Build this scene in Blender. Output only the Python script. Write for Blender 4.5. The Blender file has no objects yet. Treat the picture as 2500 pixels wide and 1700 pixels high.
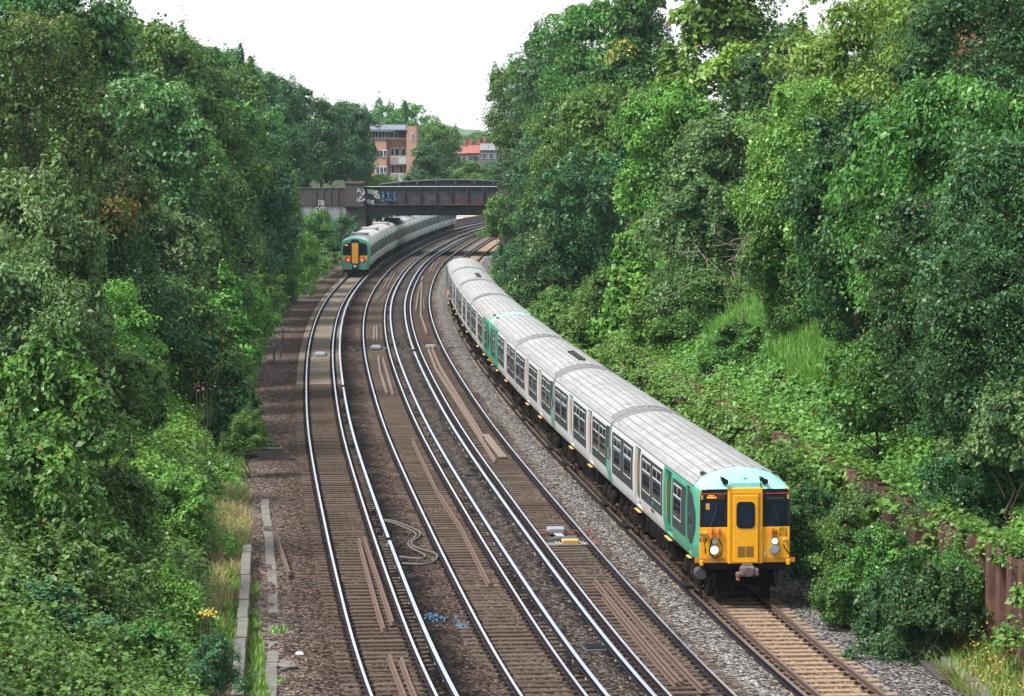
import bpy, math, random
import numpy as np
from mathutils import Vector, Matrix
R = math.radians
sc = bpy.context.scene
col = sc.collection
rng = np.random.default_rng(7)
random.seed(7)

# ------------------------------------------------------------------ camera, world, sun, exposure
CAM_H, PITCH = 12.85, 0.065437
cam = bpy.data.objects.new('camera', bpy.data.cameras.new('camera'))
col.objects.link(cam); sc.camera = cam
cam.location = (0, 0, CAM_H)
cam.rotation_euler = (R(90) - PITCH, 0, 0)
cam.data.sensor_width = 36
cam.data.lens = 7668.5 / 2500 * 36
cam.data.clip_start = 1; cam.data.clip_end = 6000

SUN_EL, SUN_AZ = R(55), R(-118)          # azimuth measured from +Y towards +X
w = bpy.data.worlds.new('World'); sc.world = w; w.use_nodes = True
nt = w.node_tree; nt.nodes.clear()
sky = nt.nodes.new('ShaderNodeTexSky'); sky.sky_type = 'NISHITA'; sky.sun_disc = False
sky.sun_elevation = SUN_EL; sky.sun_rotation = SUN_AZ; sky.dust_density = 3; sky.air_density = 1.0
mx = nt.nodes.new('ShaderNodeMix'); mx.data_type = 'RGBA'; mx.inputs[0].default_value = 0.6
mx.inputs['B'].default_value = (14.5, 14.7, 15.0, 1)     # an even bright cloud deck veiling the sky
bg = nt.nodes.new('ShaderNodeBackground'); bg.inputs[1].default_value = 0.072
wo = nt.nodes.new('ShaderNodeOutputWorld')
nt.links.new(sky.outputs[0], mx.inputs['A']); nt.links.new(mx.outputs['Result'], bg.inputs[0]); nt.links.new(bg.outputs[0], wo.inputs[0])
sl = bpy.data.lights.new('sun', 'SUN'); sl.energy = 4.4; sl.angle = R(16); sl.color = (1, 0.95, 0.87)
so = bpy.data.objects.new('sun', sl); col.objects.link(so)
sd = Vector((math.cos(SUN_EL) * math.sin(SUN_AZ), math.cos(SUN_EL) * math.cos(SUN_AZ), math.sin(SUN_EL)))
so.rotation_euler = sd.to_track_quat('Z', 'Y').to_euler(); so.location = (0, 40, 60)
sc.view_settings.view_transform = 'Standard'; sc.view_settings.look = 'None'
sc.view_settings.exposure = 0.76; sc.view_settings.gamma = 1
cy_ = sc.cycles
cy_.max_bounces = 5; cy_.diffuse_bounces = 2; cy_.glossy_bounces = 3; cy_.transmission_bounces = 3
cy_.transparent_max_bounces = 6; cy_.volume_bounces = 1; cy_.sample_clamp_indirect = 6
cy_.use_denoising = True
cy_.caustics_reflective = False; cy_.caustics_refractive = False

# ------------------------------------------------------------------ the line of the railway
KN = np.array([-30, 0, 25, 50, 75, 100, 130, 160, 200, 250, 300, 400, 560, 600])
KV = np.array([.003608, .000299, .000151, .000551, .000187, .000444, .000401, .000637, .000323, .000684, .0002, .0013, .001, 0])
S_ = np.arange(-150, 1700, .5)
k_ = np.interp(S_, KN, KV, left=.0, right=0.)
th_ = np.concatenate([[0], np.cumsum((k_[1:] + k_[:-1]) / 4)])
i30 = int((-30 + 150) / .5)
th_ += -0.1474 - th_[i30]
def _int(f, at):
    a = np.concatenate([[0], np.cumsum((f[1:] + f[:-1]) / 4)]); return a - a[i30] + at
cx_ = _int(np.sin(th_), -0.917); cyy_ = _int(np.cos(th_), 60.0)
D = [0, 3.469, 6.918, 10.397]
def tr(s, o, z=0.0):
    t = np.interp(s, S_, th_)
    return (float(np.interp(s, S_, cx_) + o * np.cos(t)), float(np.interp(s, S_, cyy_) - o * np.sin(t)), z)
def trv(s, o):
    t = np.interp(s, S_, th_)
    return np.interp(s, S_, cx_) + o * np.cos(t), np.interp(s, S_, cyy_) - o * np.sin(t)
def head(s): return float(np.interp(s, S_, th_))
def so_of(x, y):
    """world -> distance along, offset from the left track"""
    x = np.atleast_1d(np.asarray(x, float)); y = np.atleast_1d(np.asarray(y, float))
    s = y - 90 + 0.0
    for _ in range(12):
        t = np.interp(s, S_, th_); px = np.interp(s, S_, cx_); py = np.interp(s, S_, cyy_)
        s = s + (x - px) * np.sin(t) + (y - py) * np.cos(t)
    t = np.interp(s, S_, th_)
    o = (x - np.interp(s, S_, cx_)) * np.cos(t) - (y - np.interp(s, S_, cyy_)) * np.sin(t)
    return s, o
F_PX = 7668.5; HZ = 347.8                 # measured from the photograph: focal length and horizon row
def ground(u, v, z=0.0):                  # the place on level z that the photograph shows at u, v
    Y = (CAM_H - z) * F_PX / (v - HZ); return ((u - 1250) / F_PX * Y, Y, z)
def xz(u, v, Y): return (u - 1250) / F_PX * Y, CAM_H - (v - HZ) / F_PX * Y

def vnoise(x, y, seed=0):
    """smooth value noise, 0..1"""
    xi = np.floor(x).astype(int); yi = np.floor(y).astype(int); fx = x - xi; fy = y - yi
    fx = fx * fx * (3 - 2 * fx); fy = fy * fy * (3 - 2 * fy)
    def h(a, b):
        n = (a * 374761393 + b * 668265263 + seed * 974711) & 0x7fffffff
        n = ((n ^ (n >> 13)) * 1274126177) & 0x7fffffff
        return ((n ^ (n >> 16)) & 0xffff) / 65535.
    return (h(xi, yi) * (1 - fx) + h(xi + 1, yi) * fx) * (1 - fy) + (h(xi, yi + 1) * (1 - fx) + h(xi + 1, yi + 1) * fx) * fy

def sstep(a, b, x): t = np.clip((x - a) / (b - a), 0, 1); return t * t * (3 - 2 * t)
D4 = D[3]
WALL_O = D4 + 4.9
def terrain(s, o):
    s = np.asarray(s, float); o = np.asarray(o, float)
    n = vnoise(s / 6, o / 3, 3) - .5
    n2 = vnoise(s / 40 + 50, o / 25, 5) - .5
    left = np.where(o < -4.3, np.clip((-4.3 - o) * 0.62, 0, 6.0), 0)
    left = left + sstep(0, 6, left) * n2 * 2
    wall = 1 - sstep(96, 112, s)
    ro = o - D4
    rw = np.where(ro > 4.95, 2.35 + np.clip(ro - 4.95, 0, 6.2) * 0.62, sstep(3.0, 4.9, ro) * .35)
    rn = np.clip((ro - 2.9) * .62, 0, 6.2)
    right = rw * wall + rn * (1 - wall)
    right = right + sstep(0, 6, right) * n2 * 2
    far = sstep(300, 380, s)                       # beyond the bridge the cutting opens out
    base = np.where(o < D4 / 2, left * (1 - .4 * far), right * (1 - .4 * far))
    slope = np.clip((np.abs(o - D4 / 2) - D4 / 2 - 4.4) / 3, 0, 1)
    return -0.42 + base + n * .5 * slope
def tz(x, y):
    s, o = so_of(x, y); return terrain(s, o)

# ------------------------------------------------------------------ helpers
def tag(o, label=None, cat=None, group=None, kind=None):
    if label: o['label'] = label
    if cat: o['category'] = cat
    if group: o['group'] = group
    if kind: o['kind'] = kind
    return o
def empty(name, loc=(0, 0, 0), rz=0, label=None, cat=None, group=None):
    o = bpy.data.objects.new(name, None); col.objects.link(o)
    o.location = loc; o.rotation_euler = (0, 0, rz); o.empty_display_size = .3
    return tag(o, label, cat, group)
class MB:
    def __init__(s): s.v = []; s.f = []; s.m = []
    def add(s, vs, fs, mi=0):
        b = len(s.v); s.v += [tuple(map(float, p)) for p in vs]
        for f in fs: s.f.append([b + i for i in f]); s.m.append(mi)
        return s
    def box(s, c, d, mi=0, M=None, bev=0.0, top=None):
        x, y, z = [q / 2 for q in d]; t = top or (1, 1)
        if bev <= 0:
            vs = [(-x, -y, -z), (x, -y, -z), (x, y, -z), (-x, y, -z), (-x * t[0], -y * t[1], z), (x * t[0], -y * t[1], z), (x * t[0], y * t[1], z), (-x * t[0], y * t[1], z)]
            fs = [(0, 3, 2, 1), (4, 5, 6, 7), (0, 1, 5, 4), (1, 2, 6, 5), (2, 3, 7, 6), (3, 0, 4, 7)]
        else:
            b = min(bev, x * .9, y * .9, z * .9); vs = []
            for zz, k in ((-z, 1), (-z + b, 0), (z - b, 0), (z, 1)):
                q = b if k else 0
                vs += [(-x + q + b - q, -y + q, zz), (x - b, -y + q, zz), (x - q, -y + b, zz), (x - q, y - b, zz), (x - b, y - q, zz), (-x + b, y - q, zz), (-x + q, y - b, zz), (-x + q, -y + b, zz)]
            fs = [tuple(range(7, -1, -1)), tuple(range(24, 32))]
            for r in range(3):
                for i in range(8):
                    j = (i + 1) % 8; fs.append((r * 8 + i, r * 8 + j, r * 8 + 8 + j, r * 8 + 8 + i))
        out = []
        for p in vs:
            p = Vector(p)
            if M is not None: p = M @ p
            out.append((p[0] + c[0], p[1] + c[1], p[2] + c[2]))
        return s.add(out, fs, mi)
    def loft(s, rings, mi=0, closed=True, caps=True):
        n = len(rings[0]); vs = [p for r in rings for p in r]; fs = []
        for i in range(len(rings) - 1):
            for j in range(n if closed else n - 1):
                k = (j + 1) % n; fs.append((i * n + j, i * n + k, (i + 1) * n + k, (i + 1) * n + j))
        if caps and closed: fs += [tuple(range(n - 1, -1, -1)), tuple(range((len(rings) - 1) * n, len(rings) * n))]
        return s.add(vs, fs, mi)
    def tube(s, pts, r, n=6, mi=0):
        pts = [Vector(p) for p in pts]; rr = r if isinstance(r, (list, tuple)) else [r] * len(pts); rings = []
        for i, p in enumerate(pts):
            d = (pts[min(i + 1, len(pts) - 1)] - pts[max(i - 1, 0)])
            if d.length < 1e-9: d = Vector((0, 0, 1))
            d.normalize(); a = d.cross(Vector((0, 0, 1)))
            if a.length < 1e-3: a = d.cross(Vector((1, 0, 0)))
            a.normalize(); b = d.cross(a)
            rings.append([tuple(p + (a * math.cos(2 * math.pi * k / n) + b * math.sin(2 * math.pi * k / n)) * rr[i]) for k in range(n)])
        return s.loft(rings, mi)
    def cyl(s, c, r, h, axis='z', n=16, mi=0, r2=None):
        c = Vector(c); ax = {'x': Vector((1, 0, 0)), 'y': Vector((0, 1, 0)), 'z': Vector((0, 0, 1))}[axis]
        return s.tube([c - ax * h / 2, c + ax * h / 2], [r, r if r2 is None else r2], n, mi)
    def poly(s, pts, axis, a, b, mi=0):
        """extrude a 2-d outline along an axis between a and b"""
        f = {'y': lambda p, t: (p[0], t, p[1]), 'x': lambda p, t: (t, p[0], p[1]), 'z': lambda p, t: (p[0], p[1], t)}[axis]
        return s.loft([[f(p, a) for p in pts], [f(p, b) for p in pts]], mi)
    def build(s, name, mats, parent=None, smooth=False):
        me = bpy.data.meshes.new(name); me.from_pydata(s.v, [], s.f)
        for m in (mats if isinstance(mats, (list, tuple)) else [mats]): me.materials.append(m)
        me.polygons.foreach_set('material_index', s.m)
        if smooth: me.polygons.foreach_set('use_smooth', [True] * len(s.f))
        import bmesh
        bm = bmesh.new(); bm.from_mesh(me); bmesh.ops.recalc_face_normals(bm, faces=bm.faces); bm.to_mesh(me); bm.free()
        me.update()
        o = bpy.data.objects.new(name, me); col.objects.link(o)
        if parent: o.parent = parent
        return o
def kids(o): return list(o.children)
def copy_tree(o, parent=None):
    c = o.copy(); col.objects.link(c); c.parent = parent
    for ch in o.children: copy_tree(ch, c)
    return c
def np_mesh(name, V, quads, mats, attr=None, mi=None):
    me = bpy.data.meshes.new(name); n = len(V); q = len(quads)
    me.vertices.add(n); me.vertices.foreach_set('co', np.ascontiguousarray(V, np.float32).ravel())
    me.loops.add(q * 4); me.loops.foreach_set('vertex_index', np.ascontiguousarray(quads, np.int32).ravel())
    me.polygons.add(q); me.polygons.foreach_set('loop_start', np.arange(q, dtype=np.int32) * 4)
    for m in (mats if isinstance(mats, (list, tuple)) else [mats]): me.materials.append(m)
    if mi is not None: me.polygons.foreach_set('material_index', np.asarray(mi, np.int32))
    if attr is not None:
        a = me.attributes.new('tint', 'FLOAT', 'FACE'); a.data.foreach_set('value', np.asarray(attr, np.float32))
    me.update(calc_edges=True); me.validate()
    return me

# ------------------------------------------------------------------ materials
class NT:
    def __init__(s, name):
        s.m = bpy.data.materials.new(name); s.m.use_nodes = True; s.t = s.m.node_tree; s.t.nodes.clear()
    def n(s, t, **kw):
        o = s.t.nodes.new('ShaderNode' + t)
        for k, v in kw.items(): setattr(o, k, v)
        return o
    def l(s, a, b): s.t.links.new(a, b)
    def math(s, op, a, b=None):
        o = s.n('Math', operation=op)
        for i, q in enumerate((a, b)):
            if q is None: continue
            if isinstance(q, (int, float)): o.inputs[i].default_value = q
            else: s.l(q, o.inputs[i])
        return o.outputs[0]
    def mix(s, f, a, b, bt='MIX'):
        o = s.n('Mix', data_type='RGBA', blend_type=bt)
        for k, q in ((0, f), ('A', a), ('B', b)):
            i = o.inputs[k]
            if isinstance(q, (int, float)): i.default_value = q
            elif isinstance(q, tuple): i.default_value = (*q[:3], 1)
            else: s.l(q, i)
        return o.outputs['Result']
    def noise(s, scale, detail=3, vec=None, rough=.55):
        o = s.n('TexNoise'); o.inputs['Scale'].default_value = scale; o.inputs['Detail'].default_value = detail; o.inputs['Roughness'].default_value = rough
        if vec is not None: s.l(vec, o.inputs['Vector'])
        return o.outputs[0]
    def ramp(s, f, stops, interp='LINEAR'):
        o = s.n('ValToRGB'); cr = o.color_ramp; cr.interpolation = interp
        while len(cr.elements) < len(stops): cr.elements.new(.5)
        for e, (p, c) in zip(cr.elements, stops): e.position = p; e.color = (*c, 1) if isinstance(c, tuple) else (c, c, c, 1)
        s.l(f, o.inputs[0]); return o.outputs[0]
    def out(s, bsdf): o = s.n('OutputMaterial'); s.l(bsdf, o.inputs[0]); return s.m
    def pbsdf(s, colr, rough=.6, metal=0, spec=.5, bump=None, bdist=.02, bstr=.5):
        b = s.n('BsdfPrincipled')
        for k, q in (('Base Color', colr), ('Roughness', rough), ('Metallic', metal), ('Specular IOR Level', spec)):
            i = b.inputs[k]
            if isinstance(q, tuple): i.default_value = (*q, 1)
            elif isinstance(q, (int, float)): i.default_value = q
            else: s.l(q, i)
        if bump is not None:
            bn = s.n('Bump'); bn.inputs['Distance'].default_value = bdist; bn.inputs['Strength'].default_value = bstr
            s.l(bump, bn.inputs['Height']); s.l(bn.outputs[0], b.inputs['Normal'])
        return b.outputs[0]
def paint(name, c, rough=.45, metal=0, var=.12, scale=3., dirt=None, damt=.35, spec=.5, bump=.0):
    t = NT(name); co = t.n('TexCoord').outputs['Object']
    n1 = t.noise(scale, 4, co); n2 = t.noise(scale * 9, 3, co)
    f = t.math('ADD', t.math('MULTIPLY', n1, .6), t.math('MULTIPLY', n2, .4))
    c0 = tuple(q * (1 - var) for q in c); c1 = tuple(min(1, q * (1 + var)) for q in c)
    cc = t.ramp(f, [(.3, c0), (.7, c1)])
    if dirt:
        d = t.math('MULTIPLY', t.ramp(t.noise(scale * 1.7, 5, co, .65), [(.45, 0.), (.72, 1.)]), damt); cc = t.mix(d, cc, dirt)
    r = t.math('ADD', t.math('MULTIPLY', n2, .2), rough - .1)
    return t.out(t.pbsdf(cc, r, metal, spec, n2 if bump else None, bump, .6))
def emit(name, c, e):
    t = NT(name); b = t.n('BsdfPrincipled'); b.inputs['Base Color'].default_value = (*c, 1)
    b.inputs['Emission Color'].default_value = (*c, 1); b.inputs['Emission Strength'].default_value = e; return t.out(b.outputs[0])
M = {}
M['plainwhite'] = paint('white_paint', (.60, .61, .64), .4, dirt=(.27, .25, .24), damt=.45, scale=1.2)
def coach(name, c, grime):
    t = NT(name); co = t.n('TexCoord').outputs['Object']; sp = t.n('SeparateXYZ'); t.l(co, sp.inputs[0])
    mp = t.n('Mapping'); t.l(co, mp.inputs[0]); mp.inputs['Scale'].default_value = (1, 1, .25)
    st = t.noise(3.5, 5, mp.outputs[0], .65); n = t.noise(1.1, 4, co)
    base = t.ramp(n, [(.3, tuple(q * .9 for q in c)), (.7, c)])
    low = t.math('MULTIPLY', t.math('SUBTRACT', 1.75, sp.outputs[2]), .9)     # wheel-thrown dust, thickest along the bottom edge
    lowc = t.n('Clamp'); t.l(low, lowc.inputs[0])
    f = t.math('ADD', t.math('MULTIPLY', lowc.outputs[0], t.math('ADD', t.math('MULTIPLY', st, .8), .15)), t.math('MULTIPLY', t.ramp(st, [(.5, 0.), (.75, 1.)]), .28))
    return t.out(t.pbsdf(t.mix(f, base, grime), t.math('ADD', t.math('MULTIPLY', f, .3), .33)))
M['white'] = coach('white_coach_paint', (.62, .63, .66), (.20, .17, .145))
M['green'] = coach('sea_green_coach_paint', (.075, .37, .25), (.12, .16, .13))
M['greenold'] = paint('sea_green_paint', (.085, .40, .265), .35, dirt=(.12, .25, .2), damt=.3)
M['paleg'] = paint('pale_green_paint', (.24, .54, .47), .35)
M['midg'] = paint('mid_green_paint', (.22, .55, .48), .35)
M['dkgreen'] = paint('dark_green_paint', (.015, .06, .045), .4)
M['dgrey'] = paint('charcoal_paint', (.036, .044, .048), .5, spec=.15)
M['yellow'] = paint('yellow_paint', (.78, .37, .008), .42, var=.07, dirt=(.40, .18, .01), damt=.25, scale=4)
M['yellowd'] = paint('dull_yellow_paint', (.42, .18, .01), .6)
M['orangey'] = paint('amber_paint', (.72, .34, .05), .45, var=.05)
M['black'] = paint('black_paint', (.008, .009, .014), .5, spec=.25)
M['under'] = paint('underframe_grime', (.008, .007, .007), .8, var=.4, spec=.05)
M['bogie'] = paint('bogie_grime', (.016, .013, .012), .75, var=.4, spec=.08)
M['wheel'] = paint('wheel_steel', (.05, .045, .045), .5, metal=.4)
M['rubber'] = paint('bellows_rubber', (.010, .010, .011), .8, spec=.1)
M['orange'] = paint('orange_hose_cap', (.62, .17, .05), .5)
M['red'] = paint('red_cable', (.5, .06, .03), .5)
M['redstrip'] = paint('red_strip', (.30, .05, .03), .5)
M['brassy'] = paint('brass_cock', (.55, .33, .07), .45)
M['rust'] = paint('rusty_steel', (.095, .058, .045), .75, var=.3, scale=6, bump=.004)
M['rustlight'] = paint('dry_rusty_steel', (.15, .108, .088), .7, var=.25, scale=5)
M['cable'] = paint('grey_cable', (.09, .085, .08), .6)
M['conc'] = paint('weathered_concrete', (.125, .12, .11), .85, var=.4, dirt=(.07, .075, .06), damt=.75, scale=2, bump=.01)
M['concd'] = paint('dark_damp_concrete', (.045, .038, .035), .85, var=.35)
M['box'] = paint('grey_equipment', (.22, .24, .27), .5)
M['boxd'] = paint('dark_equipment', (.05, .055, .065), .5)
M['ybox'] = paint('yellow_equipment', (.42, .28, .09), .5)
M['silver'] = paint('pale_metal', (.36, .36, .35), .45, metal=.3)
M['timberd'] = paint('tarred_timber', (.035, .028, .024), .85, var=.4)
M['bark'] = paint('bark', (.075, .055, .04), .9, var=.35, scale=4)
M['twig'] = paint('bare_twig', (.21, .17, .14), .9, var=.2)
M['bluep'] = paint('blue_spray_paint', (.03, .17, .33), .7)
M['graw'] = paint('white_spray_paint', (.40, .42, .45), .7)
M['grab'] = paint('black_spray_paint', (.02, .02, .025), .6)
M['gblue'] = paint('blue_graffiti_paint', (.07, .18, .34), .7)
M['brick'] = None
def glass(name, c=(.012, .015, .018), rough=.06):
    t = NT(name); co = t.n('TexCoord').outputs['Object']
    return t.out(t.pbsdf(t.ramp(t.noise(1.5, 2, co), [(.3, tuple(q * .5 for q in c)), (.7, tuple(q * 1.8 for q in c))]), rough, 0, .35))
M['glass'] = glass('train_window_glass'); M['cabglass'] = glass('cab_glass', (.006, .012, .022), .12)
M['houseglass'] = glass('house_glass', (.05, .07, .09))
def roofmat():
    t = NT('coach_roof'); co = t.n('TexCoord').outputs['Object']; mp = t.n('Mapping'); t.l(co, mp.inputs[0]); mp.inputs['Scale'].default_value = (5, .25, 5)
    st = t.noise(1.6, 5, mp.outputs[0], .65); n = t.noise(1.2, 4, co)
    c = t.ramp(t.math('ADD', t.math('MULTIPLY', st, .6), t.math('MULTIPLY', n, .4)), [(.32, (.17, .17, .175)), (.5, (.26, .265, .27)), (.68, (.35, .355, .36))])
    return t.out(t.pbsdf(c, .5, 0, .4))
M['roof'] = roofmat(); M['rib'] = paint('roof_rib_grey', (.20, .205, .215), .6); M['roofgrey'] = paint('plain_grey_roof', (.42, .42, .42), .6, dirt=(.2, .19, .18), damt=.5)
def railside():
    t = NT('rail_flank'); co = t.n('TexCoord').outputs['Object']
    return t.out(t.pbsdf(t.ramp(t.noise(2., 4, co), [(.3, (.014, .011, .020)), (.7, (.034, .023, .026))]), .7, 0, .1))
M['railside'] = railside()
def railtop(name, c, rough):
    t = NT(name); co = t.n('TexCoord').outputs['Object']
    return t.out(t.pbsdf(t.ramp(t.noise(.4, 5, co), [(.3, tuple(q * .8 for q in c)), (.7, c)]), t.math('ADD', t.math('MULTIPLY', t.noise(1.3, 3, co), .15), rough), 1.0))
M['shine'] = railtop('polished_rail_head', (.86, .87, .93), .2)
M['dullshine'] = railtop('dull_rail_head', (.34, .25, .22), .42)
M['condtop'] = railtop('conductor_rail_head', (.74, .80, .88), .3)
M['condside'] = paint('conductor_rail_flank', (.010, .010, .016), .6, spec=.1)
M['pot'] = paint('porcelain_pot', (.30, .28, .26), .5)
def woodsl():
    t = NT('brown_sleeper'); co = t.n('TexCoord').outputs['Object']; r = t.n('ObjectInfo').outputs['Random']
    c = t.ramp(t.noise(7, 5, co), [(.3, (.034, .024, .020)), (.7, (.085, .063, .051))])
    c = t.mix(t.math('MULTIPLY', r, .45), c, (.13, .105, .085))
    return t.out(t.pbsdf(c, .9, 0, .08, bump=t.noise(30, 3, co), bdist=.01))
M['sleeper'] = woodsl()
def consl(n, a, b):
    t = NT(n); co = t.n('TexCoord').outputs['Object']; r = t.n('ObjectInfo').outputs['Random']
    c = t.ramp(t.noise(6, 5, co), [(.3, a), (.7, b)]); c = t.mix(t.math('MULTIPLY', r, .3), c, (.20, .155, .11))
    return t.out(t.pbsdf(c, .9, 0, .1, bump=t.noise(40, 3, co), bdist=.006))
M['consleeper'] = consl('tan_concrete_sleeper', (.15, .105, .075), (.31, .225, .16))
M['greysleeper'] = consl('grey_concrete_sleeper', (.13, .112, .093), (.21, .183, .152))

def ballast_mat():
    t = NT('ballast_stone'); uv = t.n('UVMap').outputs[0]; sep = t.n('SeparateXYZ'); t.l(uv, sep.inputs[0])
    co = t.n('TexCoord').outputs['Object']
    wob = t.math('MULTIPLY', t.math('SUBTRACT', t.noise(.9, 4, co, .6), .5), 1.3)
    o = t.math('ADD', sep.outputs[1], wob)
    f = t.math('DIVIDE', t.math('ADD', o, 6.), 22.)
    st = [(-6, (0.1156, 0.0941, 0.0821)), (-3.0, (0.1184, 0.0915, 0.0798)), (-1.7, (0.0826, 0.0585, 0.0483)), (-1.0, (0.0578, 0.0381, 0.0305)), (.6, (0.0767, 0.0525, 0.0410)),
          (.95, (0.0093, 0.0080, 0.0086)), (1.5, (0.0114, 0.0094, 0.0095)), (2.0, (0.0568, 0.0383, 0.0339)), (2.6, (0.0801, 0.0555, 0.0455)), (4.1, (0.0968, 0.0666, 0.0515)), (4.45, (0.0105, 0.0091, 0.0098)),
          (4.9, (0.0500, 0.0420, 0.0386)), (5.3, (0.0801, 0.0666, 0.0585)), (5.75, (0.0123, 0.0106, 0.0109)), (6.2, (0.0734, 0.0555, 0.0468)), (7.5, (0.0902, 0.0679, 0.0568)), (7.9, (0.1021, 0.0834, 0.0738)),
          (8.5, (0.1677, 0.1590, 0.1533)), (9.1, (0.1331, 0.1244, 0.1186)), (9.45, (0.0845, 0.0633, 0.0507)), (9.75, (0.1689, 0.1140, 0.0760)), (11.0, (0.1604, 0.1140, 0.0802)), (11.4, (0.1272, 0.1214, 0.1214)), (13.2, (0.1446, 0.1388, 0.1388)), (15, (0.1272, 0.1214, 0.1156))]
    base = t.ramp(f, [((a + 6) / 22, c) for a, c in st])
    # old oil and brake-dust patches, each with its own outline
    pn = t.noise(.22, 5, co, .6)
    dk = t.math('MULTIPLY', t.ramp(pn, [(.56, 0.), (.66, 1.)]), .45)
    base = t.mix(dk, base, (.06, .05, .05))
    lt = t.math('MULTIPLY', t.ramp(t.noise(.35, 5, co, .7), [(.60, 0.), (.72, 1.)]), .4)
    base = t.mix(lt, base, (.20, .165, .14))
    v = t.n('TexVoronoi'); v.inputs['Scale'].default_value = 11; t.l(co, v.inputs['Vector'])
    sp = t.n('SeparateXYZ'); t.l(v.outputs['Color'], sp.inputs[0])
    cell = t.ramp(sp.outputs[0], [(0., .14), (.4, .6), (.75, 1.35), (1., 2.7)])
    c = t.mix(1., base, cell, 'MULTIPLY')
    v2 = t.n('TexVoronoi'); v2.inputs['Scale'].default_value = 11; t.l(co, v2.inputs['Vector'])
    h = t.math('SUBTRACT', 1., v2.outputs['Distance'])
    return t.out(t.pbsdf(c, .95, 0, .06, h, .14, 1.0))
M['ballast'] = ballast_mat()
def soil():
    t = NT('bank_soil'); co = t.n('TexCoord').outputs['Object']
    c = t.ramp(t.noise(1.2, 6, co, .65), [(.35, (.018, .028, .012)), (.55, (.035, .045, .02)), (.7, (.06, .055, .032))])
    return t.out(t.pbsdf(c, .95, 0, .2, t.noise(6, 5, co), .25, 1))
M['soil'] = soil()
def brickmat(name, a, b, mortar, scale=1.0, dirt=(.03, .03, .03), damt=.5):
    t = NT(name); co = t.n('TexCoord').outputs['Object']
    mp = t.n('Mapping'); t.l(co, mp.inputs[0]); mp.inputs['Rotation'].default_value = (R(90), 0, 0)
    br = t.n('TexBrick'); br.inputs['Color1'].default_value = (*a, 1); br.inputs['Color2'].default_value = (*b, 1); br.inputs['Mortar'].default_value = (*mortar, 1)
    br.inputs['Scale'].default_value = scale; br.inputs['Brick Width'].default_value = .23; br.inputs['Row Height'].default_value = .075; br.inputs['Mortar Size'].default_value = .01
    t.l(mp.outputs[0], br.inputs['Vector'])
    d = t.math('MULTIPLY', t.ramp(t.noise(.5, 5, co, .65), [(.4, 0.), (.7, 1.)]), damt)
    return t.out(t.pbsdf(t.mix(d, br.outputs[0], dirt), .9))
M['brick'] = brickmat('red_brick', (.36, .175, .115), (.41, .21, .14), (.36, .30, .26), dirt=(.30, .16, .11), damt=.3)
M['dkbrick'] = brickmat('sooty_brick', (.050, .038, .038), (.065, .048, .044), (.045, .04, .04))
M['redbrick'] = brickmat('deep_red_brick', (.30, .07, .05), (.36, .09, .06), (.25, .15, .12))
def girder():
    t = NT('old_girder_paint'); co = t.n('TexCoord').outputs['Object']
    n = t.noise(.45, 5, co, .65)
    c = t.ramp(t.noise(1.5, 5, co), [(.3, (.030, .030, .037)), (.7, (.062, .060, .068))])
    sx = t.n('SeparateXYZ'); t.l(co, sx.inputs[0])
    rx = t.ramp(t.math('DIVIDE', t.math('ADD', sx.outputs[0], 18.), 18.), [(.25, 0.), (.6, .75), (1., 1.)])
    c = t.mix(t.math('MULTIPLY', t.ramp(n, [(.48, 0.), (.62, .6)]), rx), c, (.11, .040, .032))
    c = t.mix(t.ramp(t.noise(.6, 4, co), [(.6, 0.), (.75, .4)]), c, (.15, .15, .165))
    return t.out(t.pbsdf(c, .8, 0, .12, bump=t.noise(4, 4, co), bdist=.02))
M['girder'] = girder()
M['girderlow'] = paint('blackened_girder', (.030, .030, .035), .8, spec=.1, var=.4, scale=1.5, dirt=(.12, .11, .11), damt=.4)
M['peel'] = paint('peeling_whitewash', (.24, .25, .265), .9, var=.3, scale=1., dirt=(.07, .065, .065), damt=.9)
def pile():
    t = NT('sheet_pile_rust'); co = t.n('TexCoord').outputs['Object']
    c = t.ramp(t.noise(1.3, 6, co, .65), [(.3, (.045, .020, .018)), (.5, (.085, .038, .030)), (.7, (.15, .066, .045))])
    return t.out(t.pbsdf(c, .85, bump=t.noise(14, 4, co), bdist=.01))
M['pile'] = pile()
def leafmat(name, a, b, odd=(.20, .17, .03), oddp=.965, rough=.40, trans=.26, spec=.28):
    t = NT(name); at = t.n('Attribute', attribute_name='tint').outputs['Fac']; rnd = t.n('ObjectInfo').outputs['Random']
    c = t.ramp(at, [(0., a), (oddp - .03, b), (oddp, odd), (1., odd)])
    hs = t.n('HueSaturation'); hs.inputs['Saturation'].default_value = .90; t.l(c, hs.inputs['Color'])
    t.l(t.math('ADD', t.math('MULTIPLY', rnd, .04), .48), hs.inputs['Hue']); t.l(t.math('ADD', t.math('MULTIPLY', rnd, .3), .85), hs.inputs['Value'])
    p = t.pbsdf(hs.outputs[0], rough, 0, spec)
    tl = t.n('BsdfTranslucent'); t.l(t.mix(1., hs.outputs[0], (1.35, 1.25, .55), 'MULTIPLY'), tl.inputs[0])
    mxs = t.n('MixShader'); mxs.inputs[0].default_value = trans; t.l(p, mxs.inputs[1]); t.l(tl.outputs[0], mxs.inputs[2])
    return t.out(mxs.outputs[0])
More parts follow.
